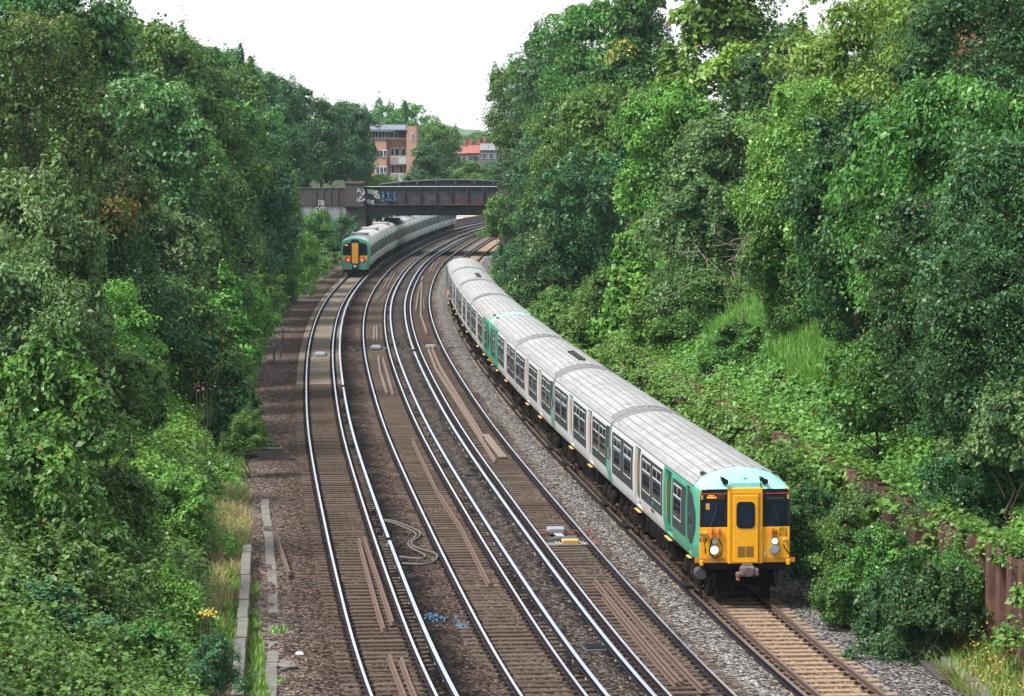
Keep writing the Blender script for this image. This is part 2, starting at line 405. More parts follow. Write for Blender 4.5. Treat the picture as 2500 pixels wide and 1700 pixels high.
L = {
 'deep':   leafmat('deep_green_leaf', (0.0163, 0.0657, 0.0188), (0.0586, 0.1882, 0.0422)),
 'bluish': leafmat('blue_green_leaf', (0.0215, 0.0868, 0.0313), (0.0675, 0.2137, 0.0686)),
 'mid':    leafmat('mid_green_leaf', (0.0327, 0.1049, 0.0162), (0.1106, 0.2848, 0.0341)),
 'fresh':  leafmat('fresh_green_leaf', (0.0517, 0.1659, 0.0155), (0.1550, 0.3986, 0.0349), oddp=.99),
 'lime':   leafmat('lime_leaf', (0.0690, 0.1774, 0.0173), (0.1922, 0.4162, 0.0465), (.26, .24, .05), .95),
 'grey':   leafmat('grey_green_leaf', (0.0432, 0.1133, 0.0314), (0.1384, 0.2850, 0.0845), oddp=.99),
 'olive':  leafmat('olive_leaf', (0.0189, 0.0625, 0.0121), (0.0893, 0.2188, 0.0279), (.30, .25, .03), .93),
 'ivy':    leafmat('ivy_leaf', (0.0149, 0.0541, 0.0144), (0.0581, 0.1701, 0.0413), oddp=.999, rough=.42),
 'carpet': leafmat('bramble_leaf', (0.0403, 0.1226, 0.0173), (0.1473, 0.3403, 0.0465), (.19, .17, .05), .96),
 'carpetd': leafmat('dark_bramble_leaf', (0.0279, 0.0946, 0.0171), (0.1189, 0.2970, 0.0440), (.15, .13, .04), .96),  # a deeper green bramble than the carpet leaf
 'straw':  leafmat('dry_grass', (.20, .17, .075), (.42, .34, .17), oddp=.999, trans=.25),
 'grass':  leafmat('green_grass', (0.0601, 0.1701, 0.0155), (0.1694, 0.4011, 0.0407), (.28, .24, .09), .93),
 'flower': leafmat('yellow_flower', (.55, .42, .02), (.75, .6, .04), oddp=.999),
 'pink':   leafmat('pink_flower', (.30, .07, .25), (.45, .14, .38), oddp=.999),
 'dead':   leafmat('dead_leaf', (.12, .055, .022), (.20, .095, .04), oddp=.999),
}
# ------------------------------------------------------------------ the setting: ground, hills, ballast
def grid_sheet(name, ss, oo, zf, mat, uv=True, smooth=True):
    Sg, Og = np.meshgrid(ss, oo, indexing='ij'); X, Y = trv(Sg.ravel(), Og.ravel()); Z = zf(Sg.ravel(), Og.ravel())
    n, m = len(ss), len(oo); i = np.arange((n - 1) * (m - 1)); r = i // (m - 1); c = i % (m - 1); a = r * m + c
    q = np.stack([a, a + 1, a + m + 1, a + m], 1)
    me = np_mesh(name, np.stack([X, Y, Z], 1), q, mat)
    # make the faces look up
    if me.polygons[0].normal.z < 0: me.flip_normals()
    if uv:
        l = me.uv_layers.new(name='UVMap'); vi = np.zeros(len(me.loops), np.int32); me.loops.foreach_get('vertex_index', vi)
        u = np.stack([Sg.ravel()[vi], Og.ravel()[vi]], 1); l.data.foreach_set('uv', u.astype(np.float32).ravel())
    if smooth: me.polygons.foreach_set('use_smooth', [True] * len(me.polygons))
    o = bpy.data.objects.new(name, me); col.objects.link(o); return o
oo = np.concatenate([np.array([-420, -300, -200, -130, -90, -60, -45, -36, -30, -26]), np.arange(-23, -4, 1.0), [-4.3, -3, 0, 5, 10, 12, 13.2, 14, 14.6, WALL_O + .02, WALL_O + .06], np.arange(16, 34, 1.0), [37, 42, 50, 65, 90, 130, 200, 300, 420]])
ss = np.concatenate([np.arange(-145, -40, 15), np.arange(-40, 320, 2.5), np.arange(320, 700, 12), np.arange(700, 1690, 60)])
tag(grid_sheet('ground', ss, oo, terrain, M['soil']), kind='structure')
def bz(s, o):
    z = np.full_like(s, -.192)
    z = z + (vnoise(s / .9, o / .7, 11) - .5) * .07 + (vnoise(s / 4, o / 2.5, 12) - .5) * .06
    for d in D: z = z - .02 * np.exp(-((o - d) / .5) ** 2)
    for k in (1.73, 5.19, 8.66): z = z + .07 * np.exp(-((o - k) / .5) ** 2)
    e = np.maximum(-3.1 - o, o - (D4 + 2.6)); z = z - np.clip(e, 0, 3) * .16
    return z
tag(grid_sheet('ballast', np.arange(-45, 620, .8), np.concatenate([np.arange(-4.9, 13.7, .3)]), bz, M['ballast']), kind='structure')
def hills():
    xs = np.linspace(-900, 900, 361); mb = []
    V = []; q = []
    for k, (y, zz) in enumerate(((1480, -2), (1560, 14), (1640, 24), (1690, 20))):
        for i, x in enumerate(xs):
            h = .62 * zz * (.65 + .5 * float(vnoise(np.array(x / 130.), np.array(k * .3), 21))) + (4 * float(vnoise(np.array(x / 26.), np.array(k * 1.), 22)) + 2.5 * float(vnoise(np.array(x / 8.), np.array(k * 1.), 23))) * (k > 0)
            V.append((x, y, h))
    n = len(xs)
    for k in range(3):
        for i in range(n - 1): a = k * n + i; q.append((a, a + 1, a + n + 1, a + n))
    o = bpy.data.objects.new('hills', np_mesh('hills', np.array(V), np.array(q), paint('wooded_hill', (.07, .115, .06), .95, var=.5, scale=.05))); col.objects.link(o); tag(o, kind='structure')
hills()

# ------------------------------------------------------------------ the four tracks
RAIL = [(-.035, 0), (.035, 0), (.035, -.045), (.010, -.055), (.010, -.14), (.07, -.155), (.07, -.17), (-.07, -.17), (-.07, -.155), (-.010, -.14), (-.010, -.055), (-.035, -.045)]
def sweep(name, prof, o, ss, mats, parent, dz=0., topfaces=(0,)):
    V = []; q = []; mi = []; n = len(prof)
    for s in ss:
        for (a, b) in prof: V.append(tr(s, o + a, b + dz))
    for i in range(len(ss) - 1):
        for j in range(n):
            k = (j + 1) % n; q.append((i * n + j, (i + 1) * n + j, (i + 1) * n + k, i * n + k)); mi.append(0 if j in topfaces else 1)
    mb = MB(); mb.v = V; mb.f = [list(x) for x in q] + [list(range(n)), list(range((len(ss) - 1) * n, len(ss) * n))]; mb.m = mi + [1, 1]
    return mb.build(name, mats, parent)
def sleeper_mesh(mat, w, h, name):
    mb = MB(); mb.box((0, 0, -h / 2), (2.6, w, h), 0, bev=.015)
    for sx in (-.7525, .7525):
        mb.box((sx, 0, .012), (.36, .19, .035), 1, bev=.01)
        for q in (-.13, .13): mb.box((sx + q, 0, .05), (.06, .12, .06), 1, bev=.015)
    o = mb.build(name, [mat, M['bogie']]); me = o.data; bpy.data.objects.remove(o); return me
SLM = {'wood': sleeper_mesh(M['sleeper'], .25, .13, 'sleeper'), 'tan': sleeper_mesh(M['consleeper'], .27, .15, 'sleeper'), 'grey': sleeper_mesh(M['greysleeper'], .27, .15, 'sleeper')}
def merged_sleepers(name, spots, kind, parent):
    me0 = SLM[kind]; n = len(me0.vertices); v = np.zeros(n * 3, np.float32); me0.vertices.foreach_get('co', v); v = v.reshape(-1, 3)
    fs = [list(p.vertices) for p in me0.polygons]; mi = [p.material_index for p in me0.polygons]
    mb = MB()
    for (p, a) in spots:
        c, s = math.cos(a), math.sin(a)
        X = v[:, 0] * c + v[:, 1] * s + p[0]; Y = -v[:, 0] * s + v[:, 1] * c + p[1]; Z = v[:, 2] + p[2]
        b = len(mb.v); mb.v += list(zip(X.tolist(), Y.tolist(), Z.tolist())); mb.f += [[b + i for i in f] for f in fs]; mb.m += mi
    o = mb.build(name, [M['consleeper'] if kind == 'tan' else M['greysleeper'] if kind == 'grey' else M['sleeper'], M['bogie']], parent)
    return tag(o, kind='stuff')
TL = ['railway track nearest the left bank, its far stretch on pale sleepers under the departing train',
      'second railway track from the left, one long rusty spare rail lying between its rails',
      'third railway track from the left, a bundle of rusty spare rails between its rails',
      'rightmost railway track on tan sleepers, carrying the yellow fronted train']
ZSL = -.165
tracks = []
for i, d in enumerate(D):
    root = empty('railway_track', (0, 0, 0), 0, TL[i], 'railway track', 'the four parallel railway tracks')
    tracks.append(root)
    ss = np.arange(-34, 600, 2.0); top = M['shine'] if i < 3 else M['dullshine']
    for sg in (-1, 1): sweep('running_rail', RAIL, d + sg * .7525, ss, [top, M['railside'] if i < 3 else M['rust']], root)
    sg = 1 if i < 2 else -1
    co_ = d + sg * (.7525 + .43)
    CR = [(-.05, .07), (.05, .07), (.05, .02), (.018, 0), (.018, -.05), (.06, -.07), (.06, -.085), (-.06, -.085), (-.06, -.07), (-.018, -.05), (-.018, 0), (-.05, .02)]
    gaps = {0: [(10.6, 11.3), (74.2, 75.6)], 2: [(102, 104)]}.get(i, [])
    edges = [-34.0] + [g for ab in gaps for g in ab] + [598.0]
    for a, b in zip(edges[::2], edges[1::2]):
        s2 = np.unique(np.concatenate([[a, a + .5], np.arange(math.ceil(a / 2) * 2 + 2, b - .5, 2.), [b - .5, b]]))
        sweep('conductor_rail', CR, co_, s2, [M['condtop'] if i < 3 else M['dullshine'], M['condside']], root)
    pm = MB()
    for s in np.arange(-33, 160, 2.6):
        p = tr(s, co_, 0); pm.cyl((p[0], p[1], -.135), .06, .11, 'z', 8, 0, .05)
    tag(pm.build('insulator_pot', M['pot'], root), kind='stuff')
    allsp = np.arange(-17.5, 330, .66); a0 = head
    first, rest = allsp[:100], allsp[100:]
    for s in first:
        o = bpy.data.objects.new('sleeper', SLM['tan' if i == 3 else 'wood']); col.objects.link(o); o.parent = root
        o.location = tr(s + random.uniform(-.03, .03), d + random.uniform(-.02, .02), ZSL + random.uniform(-.008, .006)); o.rotation_euler = (0, 0, -head(s) + random.uniform(-.012, .012))
    grp = {'wood': [], 'tan': [], 'grey': []}
    for s in rest:
        kind = 'tan' if i == 3 else ('grey' if i == 0 and s > 79 else 'wood')
        grp[kind].append((tr(s + random.uniform(-.03, .03), d, ZSL + random.uniform(-.01, .005) + (.02 if kind == 'grey' else 0)), head(s)))
    for k, sp in grp.items():
        if sp: merged_sleepers('sleeper', sp, k, root)

# ------------------------------------------------------------------ spare rails lying about the tracks
def spare_rail(pix, label, z=-.09, mat='rust', wide=.07, group='spare rails left lying between the tracks'):
    P = [Vector(ground(u, v, z)) for u, v in pix]
    if len(P) == 2:
        s, o = so_of([P[0].x, P[1].x], [P[0].y, P[1].y]); P = []
        for k in range(9): t = k / 8; P.append(Vector(tr(s[0] + (s[1] - s[0]) * t, o[0] + (o[1] - o[0]) * t, z)))
    base = P[0].copy(); V = []; h = wide * 2.2
    prof = [(-.5, 0), (.5, 0), (.5, -.32), (.14, -.4), (.14, -.84), (1., -.92), (1., -1), (-1., -1), (-1., -.92), (-.14, -.84), (-.14, -.4), (-.5, -.32)]
    rings = []
    for i, p in enumerate(P):
        d = (P[min(i + 1, len(P) - 1)] - P[max(i - 1, 0)]); d.normalize(); a = Vector((d.y, -d.x, 0))
        if a.x < 0: a = -a
        rings.append([tuple(p - base + a * (q[0] * wide) + Vector((0, 0, q[1] * h * .75 + .05))) for q in prof])
    mb = MB(); mb.loft(rings)
    o = mb.build('spare_rail', M[mat]); o.location = base
    return tag(o, label, 'spare rail', group)
for args in [
 ([(874, 1322), (935, 1545)], 'left rusty rail of the long pair in the leftmost track, beside the cable coil'),
 ([(887, 1319), (922, 1420), (957, 1529)], 'right bowed rail of the long pair in the leftmost track, beside the cable coil'),
 ([(948, 1610), (990, 1720)], 'left rail of the short pair in the leftmost track at the bottom of the view'),
 ([(977, 1618), (1015, 1720)], 'right rail of the short pair in the leftmost track at the bottom of the view'),
 ([(1006, 1076), (1065, 1200), (1129, 1300), (1195, 1434)], 'single long rusty rail lying in the second track from the left'),
 ([(1453, 1423), (1668, 1678)], 'middle rail of the rusty bundle in the third track'),
 ([(1478, 1426), (1722, 1697)], 'longest right hand rail of the rusty bundle in the third track'),
 ([(1474, 1460), (1656, 1681)], 'left dark rail of the rusty bundle in the third track'),
 ([(1045, 850), (1064, 900), (1209, 1127)], 'long left rail of the pale pair stretching along the third track from the bond box'),
 ([(1054, 850), (1076, 900), (1180, 1070)], 'long right rail of the pale pair stretching along the third track from the bond box'),
 ([(923, 871), (927, 905), (944, 961)], 'left rail of the pair below the bond box in the second track'),
 ([(934, 876), (947, 920), (959, 964)], 'right rail of the pair below the bond box in the second track'),
 ([(914, 797), (912, 830)], 'left short rail above the bond box in the second track'),
 ([(919.5, 797), (919.5, 830)], 'right short rail above the bond box in the second track'),
 ([(958, 663), (938, 700), (914, 732)], 'left thin rail of the far curved pair in the second track'),
 ([(963, 667), (944, 705), (918, 733)], 'right thin rail of the far curved pair in the second track'),
 ([(1033, 675), (1021, 715), (1015, 757)], 'left thin rail of the splayed pair in the third track by the train tail'),
 ([(1030, 677), (1027, 768), (1042, 813)], 'right bent thin rail of the splayed pair in the third track by the train tail'),
 ([(1059, 643), (1050, 664)], 'short thin rail in the third track just before the bridge shade'),
 ([(1071, 640), (1056, 663)], 'slanting short rail next to the third track right hand rail before the bridge shade'),
 ]:
    far = args[0][0][1] < 900 or args[0][0] == (1064, 900)
    spare_rail(args[0], args[1], mat='rustlight' if (far or args[0][0][0] in (1045, 1054)) else 'rust', wide=.075)
spare_rail([(1034.5, 727), (1036, 756)], 'short reddish rail piece in the third track beside the splayed thin pair', mat='rust')
spare_rail([(671, 1309), (703, 1406)], 'rusty rail offcut on the ballast shoulder beside the kerb slabs', z=.0)
spare_rail([(806, 675), (839, 658)], 'rusty rail piece by the greenery behind the tail of the departing train', z=-.0)
# a flat plank beside the pale pair
def plank():
    a = Vector(ground(1184, 1063, -.12)); b = Vector(ground(1228, 1119, -.12)); d = b - a
    mb = MB(); mb.box((0, 0, 0), (d.length, .34, .07), 0, bev=.01); o = mb.build('plank', M['rustlight']); o.location = (a + b) / 2; o.rotation_euler = (0, 0, math.atan2(d.y, d.x))
    tag(o, 'flat brown plank lying beside the long pale rails in the third track', 'plank')
plank()
# ------------------------------------------------------------------ track equipment
def cable_run(mb, pts, r=.022, mi=0): mb.tube(pts, r, 6, mi)
def bond(u, v, ti, label, two=True):
    x, y, _ = ground(u, v, -.1); s, o = so_of(x, y); s = float(s[0]); a = head(s); d = D[ti]
    root = empty('impedance_bond', tr(s, d, -.16), -a, label, 'track equipment', 'grey bond boxes set between the rails')
    for k, yy in enumerate((-.45, .45) if two else (0,)):
        mb = MB(); mb.box((0, yy, .11), (.62, .42, .2), 0, bev=.04, ); mb.box((0, yy, .22), (.5, .3, .05), 0, bev=.02); mb.build('box', M['box'], root)
        cm = MB()
        for sg in (-1, 1): cm.tube([(sg * .3, yy, .08), (sg * .45, yy + .07, .1), (sg * .62, yy - .05, .06), (sg * .74, yy, .05)], .03, 6)
        cm.build('cable', M['boxd'], root)
    if two: MB().box((0, 0, .07), (.22, .5, .06), 0, bev=.01).build('link_plate', M['silver'], root)
    return root
bond(781, 868, 0, 'twin grey bond box between the rails of the leftmost track')
bond(918, 851, 1, 'twin grey bond box between the rails of the second track')
bond(1051, 849, 2, 'single grey bond box between the rails of the third track', False)
def grid_unit():
    x, y, _ = ground(1378, 1315, -.1); s, o = so_of(x, y); s = float(s[0]); root = empty('track_loop_unit', tr(s, D[2], -.16), -head(s), 'grey and yellow track unit with a pale ramp between the rails of the third track', 'track equipment')
    MB().box((-.05, 1.25, .14), (.62, .42, .2), 0, bev=.06).build('transmitter_box', M['box'], root)
    MB().box((-.05, .95, .06), (.5, .3, .1), 0, bev=.02).build('bracket', M['boxd'], root)
    m = MB(); m.box((0, .1, .06), (.26, 1.5, .05), 0, bev=.01, M=Matrix.Rotation(.05, 3, 'Z')); m.build('ramp', M['silver'], root)
    MB().box((.05, -.9, .1), (.78, .34, .18), 0, bev=.05).build('magnet_box', M['boxd'], root)
    MB().box((.14, -1.55, .1), (.56, .36, .16), 0, bev=.03).build('yellow_box', M['ybox'], root)
    m = MB()
    for k in range(3): m.box((.0, -1.35 - .2 * k, .02), (1.42, .05, .04), 0)
    for k in (-.3, -.2, .5, .6): m.box((k, -1.5, .05), (.04, .8, .03), 0)
    m.build('mounting_grid', M['silver'], root)
    m = MB()
    for yy in (1.2, -.9):
        for sg in (-1, 1): m.tube([(sg * .3, yy, .1), (sg * .5, yy + .05, .12), (sg * .72, yy, .06)], .03)
    m.build('cable', M['boxd'], root)
    m = MB(); m.tube([(-.75, 1.0, .05), (.0, 1.35, .04), (.75, 1.3, .03), (1.6, 1.5, 0)], .02); m.tube([(.7, -1.1, .03), (1.3, -1.2, 0), (1.6, -1.1, -.02)], .02); m.build('red_cable', M['red'], root)
grid_unit()
def coil():
    def path(pts): return [ground(600 + x / 3.16, 1200 + y / 3.16, -.10 + .02 * math.sin(i)) for i, (x, y) in enumerate(pts)]
    def smooth(P, n=6):
        P = [Vector(p) for p in P]; out = []
        for i in range(len(P) - 1):
            p0, p1, p2, p3 = P[max(i - 1, 0)], P[i], P[i + 1], P[min(i + 2, len(P) - 1)]
            for k in range(n):
                t = k / n; out.append(.5 * ((2 * p1) + (p2 - p0) * t + (2 * p0 - 5 * p1 + 4 * p2 - p3) * t * t + (3 * p1 - p0 - 3 * p2 + p3) * t ** 3))
        return out + [P[-1]]
    A = smooth(path([(1065, 230), (1150, 245), (1290, 300), (1340, 335), (1325, 370), (1275, 405), (1290, 440), (1380, 470), (1450, 490), (1475, 520), (1440, 560), (1370, 578), (1200, 572)]))
    B = smooth(path([(1065, 240), (1150, 262), (1270, 315), (1310, 345), (1290, 380), (1248, 412), (1270, 450), (1350, 490), (1380, 515), (1355, 532), (1290, 532), (1180, 520)]))
    for P, lab in ((A, 'outer longer grey cable of the looped pair beside the conductor rail gap'), (B, 'inner shorter grey cable of the looped pair beside the conductor rail gap')):
        base = P[0].copy(); mb = MB(); mb.tube([p - base for p in P], .035, 8)
        o = mb.build('cable', M['cable'], smooth=True); o.location = base; tag(o, lab, 'cable', 'looped cables beside the conductor rail gap')
coil()
def jumper(pix, label):
    P = [Vector(ground(u, v, -.12)) for u, v in pix]; base = P[0].copy(); mb = MB(); mb.tube([p - base for p in P], .035, 6)
    o = mb.build('cable', M['boxd']); o.location = base; tag(o, label, 'cable', 'dark cables crossing the ballast')
jumper([(832, 850), (850, 848), (866, 858), (884, 852)], 'dark cables crossing the ballast right of the leftmost bond box')
jumper([(976, 855), (990, 846), (1005, 856), (1010, 852)], 'dark upper cable crossing between the second and third tracks at the bond boxes')
jumper([(977, 880), (990, 866), (1003, 876), (1014, 872)], 'dark lower cable crossing between the second and third tracks at the bond boxes')
jumper([(1085, 853), (1105, 848), (1132, 850)], 'dark cable running from the third track towards the near train')
def cover(u, v, wpx, dm, label, lid=True):
    x, y, _ = ground(u, v, -.12); W = wpx / F_PX * y; root = empty('cover_box', (x, y, -.18), -head(float(so_of(x, y)[0][0])) + .06, label, 'cover', 'dark cover boxes in the ballast')
    MB().box((0, 0, .05), (W, dm, .12), 0, bev=.02).build('frame', M['boxd'], root)
    m = MB(); m.box((0, 0, .13), (W * .86, dm * .8, .05), 0, bev=.01)
    for k in range(5): m.box((0, dm * .8 * (k - 2) / 5.5, .16), (W * .8, .03, .015), 0)
    m.build('lid', M['black'], root)
cover(1452, 1593, 54, .75, 'dark rimmed cover box in the ballast beside the rusty rail bundle')
cover(1151, 1168, 40, .8, 'dark cover box in the ballast between the second and third tracks')
for (u, v, wpx, lab) in [(1036, 980, 26, 'dark board lying across the ballast above the cover box'), (982, 705, 17, 'farthest dark board across the ballast between the middle tracks'), (970, 739, 17, 'middle dark board across the ballast between the middle tracks'), (966, 764, 17, 'nearest dark board of the far three between the middle tracks')]:
    x, y, _ = ground(u, v, -.12); W = wpx / F_PX * y; m = MB(); m.box((0, 0, 0), (W, .3, .1), 0, bev=.02); o = m.build('board', M['timberd']); o.location = (x, y, -.12); o.rotation_euler = (0, 0, .12); tag(o, lab, 'board', 'dark boards in the ballast')
# blue and yellow paint marks: thin irregular patches of sprayed stones
def paint_mark(blobs, mat, label, n=26):
    P0 = Vector(ground(*blobs[0][:2], -.12)); mb = MB()
    for (u, v, wu, wv) in blobs:
        for k in range(n):
            a, b = random.gauss(0, .5) * wu, random.gauss(0, .45) * wv
            p = Vector(ground(u + a, v + b, -.10)); r = random.uniform(.015, .04); st = random.uniform(0, 6)
            s_, o_ = so_of(p.x, p.y); zz = float(bz(s_, o_)[0]) + .012
            mb.add([(p.x - P0.x + r * math.cos(st + q * 1.05) * random.uniform(.7, 1.2), p.y - P0.y + r * math.sin(st + q * 1.05), zz + random.uniform(0, .02)) for q in range(6)] + [(p.x - P0.x, p.y - P0.y, zz + .03)], [(q, (q + 1) % 6, 6) for q in range(6)])
    o = mb.build('paint_mark', mat); o.location = (P0.x, P0.y, 0); tag(o, label, 'paint mark', 'sprayed marks on the ballast')
paint_mark([(1052, 1513, 28, 12), (1070, 1518, 16, 18)], M['bluep'], 'blue sprayed scrawl on the ballast right of the leftmost conductor rail', 22)
paint_mark([(1115, 1515, 7, 18), (1128, 1529, 14, 6)], M['bluep'], 'blue sprayed L shaped mark beside the second track', 16)
# lineside concrete on the left
def kerb(name, pix, w, h, z, mat, label, cat, n=0):
    P = [Vector(ground(u, v, z)) for u, v in pix]; s, o = so_of([p.x for p in P], [p.y for p in P]); segs = []
    f = lambda q: float(np.interp(q, s[::-1] if s[0] > s[-1] else s, o[::-1] if s[0] > s[-1] else o))
    a, b = min(s), max(s); N = max(1, int((b - a) / 1.6)); base = Vector(tr(a, f(a), 0)); mb = MB()
    for i in range(N):
        s0 = a + (b - a) * i / N + .012; s1 = a + (b - a) * (i + 1) / N - .012; dz = random.uniform(-.02, .02); do = random.uniform(-.02, .02)
        ring = []
        for q in (s0, s1):
            ring.append([tuple(Vector(tr(q, f(q) + do + x, zz + dz)) - base) for x, zz in ((-w / 2, z - h), (-w / 2, z - .02), (-w / 2 + .02, z), (w / 2 - .02, z), (w / 2, z - .02), (w / 2, z - h))])
        mb.loft(ring)
    o_ = mb.build(name, mat); o_.location = base; return tag(o_, label, cat)
kerb('concrete_wall', [(570, 1740), (574, 1680), (584, 1560), (592, 1460), (600, 1335)], .28, .8, .30, M['conc'], 'long pale concrete wall top running through the grass at lower left', 'low wall')
kerb('kerb', [(650, 1745), (657, 1680), (663, 1580), (662, 1450), (655, 1330), (643, 1220)], .30, .3, -.17, M['conc'], 'flush line of grey concrete slabs edging the left ballast shoulder', 'kerb')
kerb('kerb', [(2130, 1420), (2160, 1480), (2230, 1570), (2330, 1670)], .5, .3, -.12, M['concd'], 'dark damp concrete edging at the foot of the right hand bushes', 'kerb')
kerb('cable_trough', [(2320, 1612), (2400, 1680), (2460, 1740)], .32, .4, .06, M['conc'], 'grey concrete trough edge at the lower right corner under the yellow flowers', 'trough')
def trough():
    x, y, _ = ground(672, 1125, -.2); m = MB()
    m.poly([(-.75, 0), (-.75, .50), (.25, .52), (.5, .38), (.52, .24), (.75, .16), (.75, 0)], 'y', -.28, .28); m.box((-.2, 0, .55), (1.0, .42, .06), 0, bev=.02)
    o = m.build('concrete_block', M['concd']); o.location = (x, y, -.28); o.rotation_euler = (0, 0, .05); tag(o, 'dark wedge ended concrete block sticking out of the left greenery', 'concrete block')
trough()
for (u, v0, v1, lab) in [(690, 848, 808, 'farthest of the three small grey marker posts on the left'), (683, 880, 832, 'middle and darkest of the three small marker posts on the left'), (668, 888, 846, 'nearest and palest of the three small marker posts on the left')]:
    x, y, _ = ground(u, v0, -.25); h = (v0 - v1) / F_PX * y; root = empty('marker_post', (x, y, -.3), 0, lab, 'post', 'small marker posts by the left track')
    MB().box((0, 0, h / 2), (.11, .11, h), 0, bev=.02).build('post', M['conc'] if u != 683 else M['boxd'], root)
    MB().box((0, -.02, h + .1), (.2, .12, .26), 0, bev=.02).build('cap', M['box'] if u != 683 else M['boxd'], root)
for (u, v, lab) in [(760, 680, 'far tarred timber baulk half hidden beside the left track'), (715, 733, 'near tarred timber baulk half hidden beside the left track')]:
    x, y, _ = ground(u, v, 0); m = MB(); m.box((0, 0, .2), (.3, 5.5, .5), 0, bev=.03); o = m.build('timber_baulk', M['timberd']); o.location = (x, y, -.1); o.rotation_euler = (0, 0, -head(float(so_of(x, y)[0][0])) - .03); tag(o, lab, 'timber', 'timber baulks on the left verge')
# litter
for (u, v, lab, mt, sz) in [(683, 1412, 'small white rag at the edge of the left kerb slabs', 'conc', .10), (726, 1607, 'white scrap lying on the left ballast shoulder', 'graw', .13), (700, 1640, 'broken grey lump of rubble by the left kerb slabs', 'conc', .3), (1186, 632, 'small blue container at the foot of the right bank by the bridge', 'gblue', .35), (2036, 1490, 'teal scrap on the ballast right of the train', 'midg', .16)]:
    x, y, _ = ground(u, v, -.2); m = MB(); n = 9
    ring = [[(sz * k * math.cos(a * 2 * math.pi / n) * random.uniform(.6, 1.2), sz * k * math.sin(a * 2 * math.pi / n) * random.uniform(.6, 1.2), zz * sz) for a in range(n)] for k, zz in ((1, 0), (1.05, .25), (.6, .55), (.15, .6))]
    m.loft(ring); o = m.build('rubble' if 'rubble' in lab else 'container' if 'container' in lab else 'scrap', M[mt]); o.location = (x, y, -.2); tag(o, lab, 'litter')
# ------------------------------------------------------------------ trains
def clearglass(name, tint=(.42, .46, .48)):
    t = NT(name); tr_ = t.n('BsdfTransparent'); tr_.inputs[0].default_value = (*tint, 1)
    g = t.n('BsdfGlossy'); g.inputs['Roughness'].default_value = .04; g.inputs[0].default_value = (.9, .95, 1, 1)
    fr = t.n('Fresnel'); fr.inputs[0].default_value = 1.5; m = t.n('MixShader'); t.l(t.math('ADD', t.math('MULTIPLY', fr.outputs[0], .7), .03), m.inputs[0]); t.l(tr_.outputs[0], m.inputs[1]); t.l(g.outputs[0], m.inputs[2])
    return t.out(m.outputs[0])
M['clear'] = clearglass('clear_train_glass')
M['seat'] = paint('seat_moquette', (.03, .04, .10), .9); M['inner'] = paint('interior_panel', (.55, .55, .52), .7)
M['winbar'] = paint('window_bar', (.55, .57, .58), .4); M['numb'] = paint('black_lettering', (.05, .035, .01), .6)
M['grille'] = paint('vent_grille', (.27, .13, .015), .7, var=.3, scale=30)
M['led'] = emit('amber_display', (1., .22, .015), 2.2); M['ledoff'] = paint('dark_display', (.05, .025, .01), .3)
M['lamp'] = emit('lit_headlamp', (1., .93, .82), 4.); M['lampw'] = emit('lit_marker_lamp', (.85, .93, 1.), 3.); M['lampoff'] = paint('unlit_lamp_lens', (.30, .29, .27), .2); M['tail'] = emit('lit_tail_lamp', (1., .04, .02), 5.)
M['step'] = paint('yellow_step_edge', (.50, .31, .08), .6)
LC = 20.05
class Car:
    """profile helper: half width as a function of height"""
    def __init__(s, zs, xs, roof): s.zs, s.xs, s.roof = zs, xs, roof
    def hw(s, z, y=None):
        return float(np.interp(z, s.zs, s.xs))
    def patch(s, mb, sg, ys, zs, off, mat=lambda y, z: 0, skip=None, inset=None, taper=None):
        P = []
        for y in ys:
            rowp = []
            for z in zs:
                yy = y[0] if isinstance(y, tuple) else y; ins = (y[1] if isinstance(y, tuple) else 0) * (1 if (inset is None or inset[0] < z < inset[1]) else 0)
                k = 1 if taper is None else taper(yy)
                rowp.append((sg * (s.hw(z) * k + off - ins), yy, z))
            P.append(rowp)
        vs = [p for r in P for p in r]; m = len(zs); fs = []; mi = []
        g = lambda y: y[0] if isinstance(y, tuple) else y
        for i in range(len(ys) - 1):
            for j in range(m - 1):
                yc = (g(ys[i]) + g(ys[i + 1])) / 2; zc = (zs[j] + zs[j + 1]) / 2
                if skip and skip(yc, zc, i): continue
                f = (i * m + j, (i + 1) * m + j, (i + 1) * m + j + 1, i * m + j + 1)
                fs.append(f if sg < 0 else f[::-1]); mi.append(mat(yc, zc))
        b = len(mb.v); mb.v += vs
        for f, q in zip(fs, mi): mb.f.append([b + i for i in f]); mb.m.append(q)
C455 = Car([1.15, 1.3, 1.6, 2.0, 2.5, 2.9, 3.15, 3.24], [1.25, 1.31, 1.36, 1.37, 1.37, 1.355, 1.33, 1.30], [(1.30, 3.24), (1.2, 3.38), (1.0, 3.52), (.7, 3.65), (.35, 3.73), (0, 3.76)])
def nob(mb, name, mats, parent, smooth=False):       # build without touching the face directions
    me = bpy.data.meshes.new(name); me.from_pydata(mb.v, [], mb.f)
    for m in (mats if isinstance(mats, (list, tuple)) else [mats]): me.materials.append(m)
    me.polygons.foreach_set('material_index', mb.m)
    if smooth: me.polygons.foreach_set('use_smooth', [True] * len(mb.f))
    me.update(); o = bpy.data.objects.new(name, me); col.objects.link(o); o.parent = parent; return o
def roof_ring(car, y, k=1.0, dz=0): 
    r = [(x * k, y, z + dz) for x, z in car.roof]; return r + [(-x, yy, z) for x, yy, z in r[-2::-1]]
